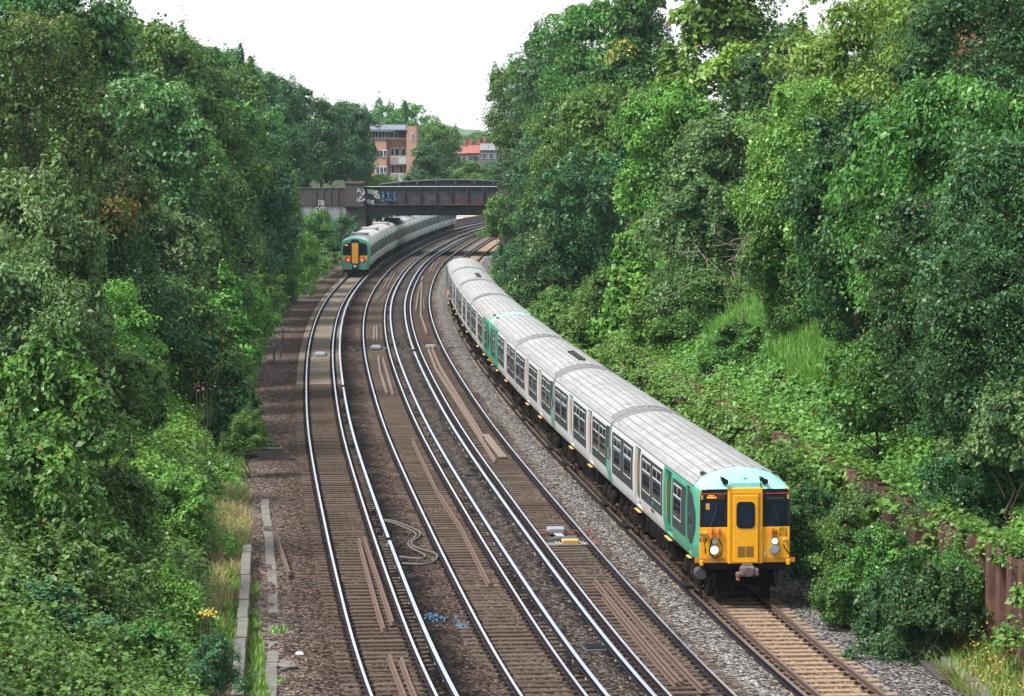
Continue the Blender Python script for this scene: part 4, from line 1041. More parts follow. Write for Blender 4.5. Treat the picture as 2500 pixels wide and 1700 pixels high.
labs2 = ['rear carriage of the departing train, orange door and lit red tail lights', 'second carriage from the tail of the departing train', 'third carriage from the tail of the departing train, reaching the bridge', 'fourth carriage from the tail of the departing train, entering under the bridge',
         'fifth carriage from the tail of the departing train, passing under the bridge', 'sixth carriage from the tail of the departing train, just beyond the bridge', 'seventh carriage from the tail of the departing train, beyond the bridge', 'foremost carriage of the departing train by the platform edge']
for i in range(8):
    o = c2 if i == 0 else (c2i if i == 1 else copy_tree(c2i)); place_car(o, i, S0, 20.1, 0.0); tag(o, labs2[i], 'train carriage', 'carriages of the departing train under the bridge')
# ------------------------------------------------------------------ bridge and what stands beyond
def strokes(root, name, mat, lines, f, r=.05):
    m = MB()
    for pts in lines:
        P = [f(*p) for p in pts]
        for a, b in zip(P, P[1:]):
            d = Vector(b) - Vector(a); n = Vector((-d.z, 0, d.x))
            if n.length < 1e-6: continue
            n.normalize(); n *= r
            m.add([Vector(a) - n - d * .08, Vector(b) - n + d * .08, Vector(b) + n + d * .08, Vector(a) + n - d * .08], [(0, 1, 2, 3)])
    o = m.build(name, mat, root); return o
BY = 358.0
def bridge():
    gx = lambda u: (u - 1250) / F_PX * BY
    gz = lambda v: CAM_H - (v - HZ) / F_PX * BY
    root = empty('road_bridge', (0, 0, 0), 0, 'old brown girder bridge with graffiti panels crossing the tracks', 'bridge')
    x0, x1 = gx(871), gx(1217); zt, zm, zb = gz(457), gz(500), gz(525)
    g = MB(); g.box(((x0 + x1) / 2, BY + .25, (zt + zm) / 2), (x1 - x0, .3, zt - zm), 0)
    g.box(((x0 + x1) / 2, BY + .1, zm), (x1 - x0, .7, .12), 0); 
    n = 9
    for k in range(n + 1): x = x0 + (x1 - x0) * k / n; g.box((x, BY + .0, (zt + zm) / 2), (.14, .3, zt - zm - .14), 0)
    g.build('girder', M['girder'], root)
    m = MB(); m.box(((x0 + x1) / 2, BY + .15, zt + .05), (x1 - x0, .6, .09), 0, bev=.02); m.build('coping', M['silver'], root)
    m = MB(); m.box(((gx(899) + x1) / 2, BY + .6, (zm + zb) / 2 - .03), (x1 - gx(899), .3, zm - zb - .06), 0)
    for k in range(14): m.box((gx(899) + k * 1.2, BY + .42, (zm + zb) / 2 - .05), (.1, .14, zm - zb - .1), 0)
    m.build('lower_girder', M['girderlow'], root)
    m = MB(); m.box(((x0 + x1) / 2, BY + 8.3, zm - .25), (x1 - x0 + 3, 15, .5), 0)
    for k in range(6): m.box(((x0 + x1) / 2, BY + 2 + k * 2.5, (zm + zb) / 2 - .2), (x1 - x0, .35, zm - zb - .2), 0)
    m.build('deck', M['girderlow'], root)
    # far parapet rises over the hump of the road
    m = MB(); pts = []
    for t in np.linspace(0, 1, 15):
        x = gx(915) + (gx(1250) - gx(915)) * t; pts.append((x, zt + .02 + .55 * (1 - (2 * t - 1.15) ** 2 * .75)))
    for a, b in zip(pts, pts[1:]):
        m.add([(a[0], BY + 13, zt - 1), (b[0], BY + 13, zt - 1), (b[0], BY + 13, b[1]), (a[0], BY + 13, a[1]), (a[0], BY + 13.3, zt - 1), (b[0], BY + 13.3, zt - 1), (b[0], BY + 13.3, b[1]), (a[0], BY + 13.3, a[1])], [(0, 1, 2, 3), (4, 7, 6, 5), (3, 2, 6, 7), (0, 4, 5, 1), (0, 3, 7, 4), (1, 5, 6, 2)])
    m.build('far_parapet', M['girderlow'], root)
    m = MB(); m.tube([(p[0], BY + 12.9, p[1] + .1) for p in pts], .1, 6); 
    for p in pts[::2]: m.box((p[0], BY + 12.9, p[1] - .1), (.25, .3, .5))
    m.build('pipe', M['boxd'], root)
    for a, b, zz in ((844, 889, 449), (1215, 1248, 452)):
        m = MB(); m.box((gx((a + b) / 2), BY + .2, (gz(zz) + zm) / 2), (gx(b) - gx(a), 1.6, gz(zz) - zm + .4), 0); m.box((gx((a + b) / 2), BY + .2, gz(zz) + .08), (gx(b) - gx(a) + .2, 1.8, .3), 0, bev=.08); m.build('pier', M['dkbrick'], root)
        m = MB(); m.box((gx((a + b) / 2) + (.1 if a < 1000 else .3), BY + 8, 2.0), (gx(b) - gx(a) + .2, 15.8, 2 * (zm - 2.0)), 0); m.build('abutment', M['dkbrick'], root)
    m = MB(); m.box((gx(800), BY + .35, gz(482)), (gx(845) - gx(700), .5, gz(461) - gz(503)), 0); m.box((gx(800), BY + .35, gz(461) + .05), (gx(845) - gx(700), .65, .16), 0, bev=.05)
    for k in range(5): m.box((gx(770 + k * 18), BY + .05, gz(482)), (.22, .1, gz(461) - gz(503)), 0)
    m.build('wing_parapet', M['dkbrick'], root)
    m = MB(); m.box((gx(800), BY + .5, 2.4), (gx(880) - gx(720), .6, 2 * (gz(503) - 2.4)), 0); m.build('wing_wall', M['peel'], root)
    # graffiti: loose scribble strokes, white on the pier and first panel, blue on the second, outlined bubbles on the wing wall
    r = random.Random(11); f = lambda u, v: (gx(u), BY - .19, gz(v)); fp = lambda u, v: (gx(u), BY - .63, gz(v)); fw = lambda u, v: (gx(u), BY - .02, gz(v))
    def scrib(u0, u1, v0, v1, n):
        out = []
        for k in range(n):
            u = r.uniform(u0, u1); v = r.uniform(v0, v1); w_, h = r.uniform(4, 7), r.uniform(5, 8); t = r.choice([0, 1, 2])
            out.append([(u, v), (u + w_ * .3, v - h), (u + w_ * .6, v), (u + w_, v - h)] if t == 0 else [(u, v - h), (u, v), (u + w_, v)] if t == 1 else [(u, v), (u + w_, v - h * .6), (u, v - h), (u + w_ * .9, v - h * 1.1)])
        return out
    strokes(root, 'graffiti', M['graw'], scrib(873, 886, 466, 495, 11), fp, .05)
    # lettering on the first panel, two lines
    def word(s, u0, v0, w_, h):
        G = {'Y': [[(0, 0), (.5, .5)], [(1, 0), (.5, .5), (.5, 1)]], 'O': [[(0, .1), (.5, 0), (1, .2), (1, .8), (.5, 1), (0, .8), (0, .1)]], 'U': [[(0, 0), (0, .8), (.5, 1), (1, .8), (1, 0)]], 'N': [[(0, 1), (0, 0), (1, 1), (1, 0)]],
             'G': [[(1, .1), (.3, 0), (0, .5), (.3, 1), (1, .9), (1, .5), (.6, .5)]], 'E': [[(1, 0), (0, 0), (0, 1), (1, 1)], [(0, .5), (.8, .5)]], 'S': [[(1, 0), (.2, .05), (.1, .4), (.9, .6), (.8, 1), (0, .95)]], 'I': [[(.5, 0), (.5, 1)]], 'K': [[(0, 0), (0, 1)], [(1, 0), (0, .5), (1, 1)]], 'D': [[(0, 0), (0, 1), (.8, .8), (1, .4), (.7, .05), (0, 0)]], 'B': [[(0, 0), (0, 1), (.8, .9), (.8, .6), (0, .5), (.7, .4), (.7, .1), (0, 0)]]}
        return [[(u0 + (i * 1.25 + px) * w_, v0 + py * h + i * .9) for px, py in ln] for i, ch in enumerate(s) for ln in G[ch]]
    strokes(root, 'graffiti', M['graw'], word('YOUNG', 898, 463, 4.2, 9) + word('NES', 915, 476, 3.6, 7) + word('OIE', 898, 488, 4.6, 8), f, .045)
    strokes(root, 'graffiti', M['gblue'], word('IDUNE', 934, 470, 5, 16) + [[(934, 490), (944, 478), (938, 472)], [(960, 488), (966, 482), (964, 490)]], f, .10)
    strokes(root, 'graffiti', M['graw'], [[(935, 472), (942, 470)], [(955, 474), (962, 472)], [(938, 488), (940, 480)]], f, .05)
    strokes(root, 'graffiti', M['grab'], word('DB', 780, 490, 6, 11) + word('OSD', 774, 506, 6.5, 13), fw, .16)
    strokes(root, 'graffiti', M['graw'], word('DB', 778.5, 489, 6.4, 12) + word('OSD', 772.5, 505, 6.9, 14), lambda u, v: (gx(u), BY - .03, gz(v)), .05)
bridge()
def apartments():
    Y = 450.; U = lambda u: (u - 1250) / F_PX * Y; Z = lambda v: CAM_H - (v - HZ) / F_PX * Y
    root = empty('apartment_block', (0, 0, 0), 0, 'red brick apartment block with balconies behind the bridge', 'apartment block')
    zt = Z(340); m = MB()
    m.box((U(906), Y + 5, (zt + 2) / 2 + .0), (U(944) - U(868), 10, zt - 2), 0); m.build('wall', M['brick'], root)
    m = MB(); m.box((U(970), Y + 6.2, (zt + 2) / 2), (U(996) - U(944), 10, zt - 2), 0); m.build('recessed_wall', M['brick'], root)
    m = MB(); m.box((U(1004.5), Y + 5.5, (Z(309) + 2) / 2), (U(1016) - U(993), 11.5, Z(309) - 2), 0); m.build('stair_tower', M['brick'], root)
    m = MB(); m.box((U(935), Y + 6, (Z(318) + Z(340)) / 2), (U(993) - U(870), 9, Z(318) - Z(340)), 0); m.build('penthouse', M['boxd'], root)
    m = MB(); m.box((U(930), Y + 5.5, (Z(305) + Z(318)) / 2), (U(992) - U(868), 11, Z(305) - Z(318)), 0, top=(.96, .85)); m.box((U(930), Y + 5.5, Z(318)), (U(993) - U(866), 11.8, .15), 0); m.build('roof', paint('blue_grey_roof', (.12, .15, .19), .6), root)
    m = MB(); m.box((U(920), Y + .5, Z(320)), (U(978) - U(890), 1.6, .22), 0, bev=.05); m.build('canopy', M['white'], root)
    m = MB(); m.box((U(930), Y + .1, Z(340) + .05), (U(992) - U(866), .5, .22), 0); m.build('sill_band', M['conc'], root)
    def win(u0, u1, v0, v1, y, n=3):
        f = MB(); f.box((U((u0 + u1) / 2), y - .03, (Z(v0) + Z(v1)) / 2), (U(u1) - U(u0), .1, Z(v0) - Z(v1)), 0); f = f.build('window', M['white'], root)
        for k in range(n):
            a = u0 + (u1 - u0) * k / n; b = u0 + (u1 - u0) * (k + 1) / n; p = MB(); p.box((U((a + b) / 2), y - .085, (Z(v0) + Z(v1)) / 2), (U(b) - U(a) - .12, .03, Z(v0) - Z(v1) - .18), 0); p.build('pane', M['houseglass'], f)
    win(918, 946, 367, 384, Y - .0); win(918, 946, 407, 425, Y - .0); win(916, 948, 322, 338, Y + 1.45, 4); win(952, 972, 324, 338, Y + 1.45, 2); win(880, 905, 367, 384, Y); win(880, 905, 407, 425, Y)
    for a, b, v0, v1 in ((954, 962, 362, 382), (964, 974, 362, 382), (980, 990, 362, 382), (955, 963, 404, 424), (974, 984, 404, 424)): win(a, b, v0, v1, Y + 1.2, 1)
    win(1005, 1010, 326, 344, Y - .25, 1)
    for v in (382, 424):
        m = MB(); m.box((U(976), Y + .6, Z(v + 20)), (U(1000) - U(955), 1.3, .2), 0); b = m.build('balcony', M['conc'], root)
        g = MB()
        for k in range(18): g.box((U(955 + k * 2.6), Y - .02, (Z(v) + Z(v + 20)) / 2), (.05, .05, Z(v) - Z(v + 20)), 0)
        g.box((U(976), Y - .02, Z(v)), (U(1000) - U(955), .07, .07), 0); g.box((U(985), Y + .02, (Z(v) + Z(v + 20)) / 2), (1.3, .03, Z(v) - Z(v + 20) - .2), 0); g.build('railing', M['winbar'], b)
    m = MB(); m.tube([(U(941), Y - .3, Z(480)), (U(941), Y - .3, Z(418))], .07, 6); m.build('downpipe', M['silver'], root)
apartments()
def houses():
    Y = 700.; U = lambda u: (u - 1250) / F_PX * Y; Z = lambda v: CAM_H - (v - HZ) / F_PX * Y
    tile = paint('red_roof_tile', (.24, .085, .07), .8, var=.3, scale=1.5); slate = paint('grey_roof_slate', (.16, .16, .18), .8, var=.2)
    for u0, u1, ve, vr, mt, lab in ((1098, 1142, 374, 357, tile, 'left red roofed house far beyond the bridge'), (1142, 1172, 373, 354, tile, 'right red roofed house far beyond the bridge'), (1172, 1225, 366, 350, slate, 'grey roofed house far beyond the bridge, behind tree branches')):
        root = empty('house', (U((u0 + u1) / 2), Y, 0), 0, lab, 'house', 'houses far beyond the bridge'); W = U(u1) - U(u0)
        m = MB(); m.box((0, 4, Z(ve) / 2), (W, 8, Z(ve)), 0); m.build('wall', M['redbrick'] if mt == tile else M['conc'], root)
        m = MB(); m.loft([[(-W / 2, -.4, Z(ve) - .1), (W / 2, -.4, Z(ve) - .1), (W / 2, 4, Z(vr)), (-W / 2, 4, Z(vr))], [(-W / 2, 8.4, Z(ve) - .1), (W / 2, 8.4, Z(ve) - .1), (W / 2, 4.1, Z(vr)), (-W / 2, 4.1, Z(vr))]]); r = m.build('roof', mt, root)
        for x in (-W * .3, W * .35):
            m = MB(); m.box((x, 4, Z(vr) + .3), (.8, .8, 1.5), 0, bev=.05)
            for q in (-.2, .2): m.cyl((x + q, 4, Z(vr) + 1.3), .12, .5, 'z', 8)
            m.build('chimney', M['redbrick'], r)
        for k in range(3):
            m = MB(); m.box((-W * .3 + k * W * .3, -.03, Z(ve) - 1.4), (1.2, .08, 1.3), 0); f = m.build('window', M['white'], root); m = MB(); m.box((-W * .3 + k * W * .3, -.09, Z(ve) - 1.4), (1.0, .03, 1.1), 0); m.build('pane', M['houseglass'], f)
houses()
def station():
    # platform left of the line beyond the bridge
    m = MB(); rings = []
    ss = np.arange(371, 520, 4.); base = Vector(tr(371, -2, 0))
    for s in ss: rings.append([tuple(Vector(tr(s, o, z)) - base) for o, z in ((-7, -.4), (-1.65, -.4), (-1.65, .82), (-1.5, .84), (-1.5, .95), (-7, .95))])
    mb = MB(); n = 6
    vs = [p for r in rings for p in r]; fs = []; mi = []
    for i in range(len(rings) - 1):
        for j in range(n): fs.append((i * n + j, i * n + (j + 1) % n, (i + 1) * n + (j + 1) % n, (i + 1) * n + j)); mi.append(0 if j in (3, 4, 2) else 1)
    mb.v = vs; mb.f = [list(f) for f in fs] + [list(range(n))]; mb.m = mi + [1]
    o = mb.build('platform', [paint('pale_platform', (.52, .48, .42), .8, var=.1), paint('platform_face', (.13, .09, .095), .85, var=.4)]); o.location = base; tag(o, 'pale station platform curving away beyond the bridge', 'platform')
    Y = 425.; U = lambda u: (u - 1250) / F_PX * Y; Z = lambda v: CAM_H - (v - HZ) / F_PX * Y
    root = empty('station_building', (0, 0, 0), 0, 'red brick station building with white posts glimpsed under the bridge', 'station building')
    m = MB(); m.box((U(915), Y + 3, 2.6), (U(990) - U(840), 5, 5.2), 0); m.build('wall', M['redbrick'], root)
    for u in (914, 929, 936, 951, 962):
        m = MB(); m.box((U(u), Y + .2, 2.6), (.35, .3, 5.2), 0, bev=.03); m.build('post', M['white'], root)
    m = MB(); m.box((U(921), Y + .35, 2.4), (.62, .2, 4.6), 0); m.build('door', M['gblue'], root)
    m = MB(); m.box((U(915), Y + 2.4, 5.3), (U(992) - U(838), 6.4, .25), 0); m.build('roof', M['roofgrey'], root)
station()
def cabinet():
    x, z1 = xz(720, 552, 300.); _, z0 = xz(720, 577, 300.); root = empty('equipment_cabinet', (x, 300, z0), .15, 'pale grey cabinet with a dark window half hidden in the left bushes', 'cabinet')
    H = z1 - z0; m = MB(); m.box((0, .4, H / 2 - 1), (1.1, .9, H + 2), 0, bev=.05); m.build('case', paint('pale_blue_grey_cabinet', (.42, .50, .52), .5), root)
    m = MB(); m.box((0, .38, H + .03), (1.25, 1.05, .12), 0, bev=.04); m.build('lid', M['silver'], root); m = MB(); m.box((.1, -.06, H * .5), (.55, .03, H * .55), 0); m.build('window', M['glass'], root)
cabinet()
x, y, _ = ground(1206, 647, .3); root = empty('equipment_cabinet', (x, y, -.3), .1, 'small dark box on a post at the foot of the right bank by the bridge', 'cabinet')
MB().box((0, 0, .9), (.6, .4, .5), 0, bev=.04).build('case', M['boxd'], root); MB().cyl((0, 0, .3), .05, .8).build('post', M['box'], root)
# ------------------------------------------------------------------ the sheet pile wall
def sheet_wall(s0, s1, z0, z1, label, top=None):
    base = Vector(tr(s0, WALL_O, 0)); N = int((s1 - s0) / .3); mb = MB(); P = []
    pat = [(0, 0), (.28, 0), (.38, .36), (.70, .36), (.82, 0)]
    s = s0
    while s < s1:
        for a, d in pat[:4]: P.append((s + a * 1.25, d))
        s += .84 * 1.25
    rings = []
    for (s, d) in P:
        zt = z1 + .06 * math.sin(s * 1.7)
        rings.append([tuple(Vector(tr(s, WALL_O - d, z)) - base) for z in (z0, zt)] + [tuple(Vector(tr(s, WALL_O - d + .05, z)) - base) for z in (zt, z0)])
    mb.loft(rings); o = mb.build('sheet_pile_wall', M['pile']); o.location = base; return tag(o, label, 'retaining wall')
sheet_wall(-36, 100, -.5, 2.8, 'rusty corrugated sheet pile wall behind the bushes right of the train')
# ------------------------------------------------------------------ vegetation
def unit(v): return v / (np.linalg.norm(v, axis=1, keepdims=True) + 1e-9)
def leaves(P, N, size, tint, long=1.5, seed=0, droop=.0):
    """one folded four-cornered leaf per row: centre P, facing N"""
    g = np.random.default_rng(seed); n = len(P); N = unit(N)
    r = g.normal(size=(n, 3)); r[:, 2] -= droop * 1.5
    T = unit(r - N * np.sum(r * N, 1, keepdims=True)); B = np.cross(N, T)
    s = size * g.uniform(.65, 1.35, (n, 1)); l = s * long * .5; w = s * .5
    V = np.stack([P - T * l, P + B * w * .9 + N * s * .13, P + T * l - N * s * .1, P - B * w * .9 + N * s * .13], 1).reshape(-1, 3)
    q = np.arange(n * 4).reshape(-1, 4)
    return V, q, tint
def crown_mesh(name, seed, W, H, shape='round', nclump=55, per=320, leaf=.26, low=.12, clump=(.15, .27), ragged=.32, droop=.2, sprig=0.05, shoots=.22, long=1.5):
    """a crown of many leaf clumps; W, H in metres, base at z=0"""
    g = np.random.default_rng(seed); C = []; Rr = []
    z0 = H * low
    for k in range(nclump):
        t = (k + g.uniform()) / nclump; z = t
        if shape == 'round': prof = math.sqrt(max(.02, 1 - ((t - .45) / .58) ** 2))
        elif shape == 'cone': prof = (1 - t) ** .7 * .95 + .10
        elif shape == 'tall': prof = math.sqrt(max(.04, 1 - ((t - .5) / .54) ** 2)) * (.8 + .2 * math.sin(t * 9 + seed))
        elif shape == 'dome': prof = math.sqrt(max(.03, 1 - (t / 1.03) ** 2))
        else: prof = math.sqrt(max(.02, 1 - ((t - .62) / .45) ** 2)) if t > .2 else .55          # spread
        a = k * 2.39996 + g.normal(0, .5); rr = prof * (.62 + .38 * math.sqrt(g.uniform())) * (1 + g.normal(0, ragged * .5))
        if g.uniform() < .22: rr *= .45
        C.append((math.cos(a) * rr * W / 2, math.sin(a) * rr * W / 2, z0 + z * (H - z0) * .94)); Rr.append(min(W, H) * g.uniform(*clump) * (1.12 - .45 * t))
    C = np.array(C); Rr = np.array(Rr); mid = np.array([0, 0, H * .4])
    Ps, Ns, Ts, Ss = [], [], [], []
    for c, r in zip(C, Rr):
        n = int(per * g.uniform(.7, 1.3)); d = unit(g.normal(size=(n, 3)))
        outd = unit((c - mid)[None])[0]; outd = outd * .6 + np.array([0, 0, .55])
        keep = d @ outd > -.35; d = d[keep]; n = len(d)
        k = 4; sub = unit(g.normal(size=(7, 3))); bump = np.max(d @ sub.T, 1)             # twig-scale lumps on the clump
        rad = r * (.62 + .5 * bump ** 3) * g.uniform(.82, 1.08, n)
        sp = g.uniform(size=n) < sprig; rad[sp] *= g.uniform(1.1, 1.75, sp.sum())
        an = np.array([.55, .55, 1.55]) if g.uniform() < shoots else np.array([1.12, 1.12, .68])
        P = c + d * rad[:, None] * an
        tone = g.normal(0, .16); Ss.append(np.full(n, leaf * g.choice([.7, .9, 1.1, 1.45])))
        Ps.append(P); Ns.append(d * .55 + np.array([0, 0, .65]) + g.normal(0, .45, (n, 3)))
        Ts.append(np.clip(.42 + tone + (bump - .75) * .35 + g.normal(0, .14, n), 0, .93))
    P = np.concatenate(Ps); N = np.concatenate(Ns); T = np.concatenate(Ts)
    odd = g.uniform(size=len(T)) > .985; T[odd] = .99
    ok = P[:, 2] > .0; Sz = np.concatenate(Ss)[:, None]; P, N, T, Sz = P[ok], N[ok], T[ok], Sz[ok]
    V, q, T = leaves(P, N, Sz, T, long, seed=seed + 1, droop=droop)
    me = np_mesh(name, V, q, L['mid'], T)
    return me, C, Rr
def trunk_mesh(name, seed, H, C, r0, low):
    g = random.Random(seed); m = MB(); zt = H * .78
    pts = [(g.uniform(-.12, .12) * k, g.uniform(-.12, .12) * k, -.6 + (zt + .6) * k / 6) for k in range(7)]
    m.tube(pts, [r0 * (1.25 - k * .17) for k in range(7)], 7)
    idx = list(range(len(C))); g.shuffle(idx)
    for i in idx[:12]:
        c = C[i]; zb = max(H * .12, min(zt, c[2] - .30 * math.hypot(c[0], c[1]) - .3)); k = (zb + .6) / (zt + .6) * 6; a = pts[min(6, int(k))]
        mid = ((a[0] + c[0]) * .5, (a[1] + c[1]) * .5, zb + (c[2] - zb) * .62)
        m.tube([(a[0], a[1], zb), mid, tuple(c)], [r0 * .38, r0 * .25, r0 * .08], 5)
    o = m.build(name, M['bark']); me = o.data; bpy.data.objects.remove(o); return me
PROTO = {}
def proto(key, W, H, r0=.22, **kw):
    me, C, Rr = crown_mesh('crown', kw.pop('seed'), W, H, **kw); PROTO[key] = (me, trunk_mesh('trunk', 3, H, C, r0, .1), W, H)
# far trees, seen at 150 to 400 m
proto('r1', 8, 10, seed=1, shape='round', nclump=85, per=620, leaf=.18)
proto('r2', 8, 11, seed=2, shape='round', nclump=100, per=560, leaf=.17, clump=(.13, .25))
proto('c1', 7, 12, seed=3, shape='cone', nclump=90, per=580, leaf=.17, clump=(.15, .26))
proto('t1', 6, 13, seed=4, shape='tall', nclump=95, per=580, leaf=.17, clump=(.16, .27))
proto('s1', 10, 10, seed=5, shape='spread', nclump=95, per=600, leaf=.17, clump=(.12, .22), ragged=.4)
proto('open', 10, 10, seed=6, shape='spread', nclump=60, per=260, leaf=.18, clump=(.10, .19), ragged=.5, sprig=.15)
# nearer trees and shrubs, seen at 70 to 150 m: smaller leaves, more of them
proto('n1', 7, 9, seed=11, shape='round', nclump=105, per=800, leaf=.115, clump=(.12, .22), sprig=.1)
proto('n2', 7, 9, seed=12, shape='spread', nclump=95, per=800, leaf=.115, clump=(.10, .20), ragged=.4, sprig=.12)
proto('n3', 6, 10, seed=13, shape='tall', nclump=95, per=780, leaf=.12, clump=(.13, .23), sprig=.1)
proto('d1', 5, 3.6, r0=.1, seed=14, shape='dome', nclump=80, per=430, leaf=.125, clump=(.14, .25), low=.0, ragged=.75, sprig=.22, shoots=.35)
proto('d2', 5, 4.4, r0=.1, seed=15, shape='dome', nclump=70, per=480, leaf=.12, clump=(.13, .24), low=.0, ragged=.75, sprig=.22, shoots=.35)
proto('d3', 4, 3.0, r0=.08, seed=16, shape='dome', nclump=60, per=420, leaf=.15, clump=(.14, .27), low=.0, droop=.5, ragged=.75, sprig=.22, shoots=.35)
proto('w1', 6, 7, r0=.12, long=2.2, seed=17, shape='round', nclump=85, per=540, leaf=.12, clump=(.12, .22), low=.02, sprig=.2, droop=1.0)
proto('y1', 3, 4.2, r0=.05, seed=18, shape='cone', nclump=60, per=300, leaf=.13, clump=(.14, .24), low=.02, ragged=.4, sprig=.15)
proto('oak', 11, 13, r0=.35, seed=19, shape='round', nclump=150, per=560, leaf=.13, clump=(.08, .16), ragged=.5, sprig=.2)
proto('ash', 8, 9, r0=.2, long=1.9, seed=20, shape='round', nclump=120, per=640, leaf=.125, clump=(.09, .18), ragged=.4, sprig=.2, droop=1.2)
BASES = {}
def plant(key, u, vtop, Y, wpx, leafk, name, cat, label, group, dbase=None, trunk=True):
    me, tm, W, H = PROTO[key]
    x = (u - 1250) / F_PX * Y; zt = CAM_H - (vtop - HZ) / F_PX * Y; zb = float(tz(x, Y)[0]) - .1
    if dbase is not None: zb = dbase
    h = max(1.0, zt - zb); ww = wpx / F_PX * Y
    root = empty(name, (x, Y, zb), random.uniform(0, 6.28), label, cat, group)
    tall = cat == 'tree'
    kx = max(ww / W, ((.62 if Y < 250 else .40) if tall else .42) * h / H); kz = min(h / H, 1.25 * kx)
    c = bpy.data.objects.new('crown' if cat == 'tree' else 'foliage', me); col.objects.link(c); c.parent = root; c.scale = (kx, kx, kz); c.location = (0, 0, h - kz * H)
    c.material_slots[0].link = 'OBJECT'; c.material_slots[0].material = L[leafk]
    if trunk: t = bpy.data.objects.new('trunk' if cat == 'tree' else 'stem', tm); col.objects.link(t); t.parent = root; t.scale = (kx, kx, h / H)
    return root
GL, GR, GB, GS, GSR = 'trees along the left cutting', 'trees along the right cutting', 'trees beyond the bridge', 'shrubs on the left bank', 'shrubs on the right bank'
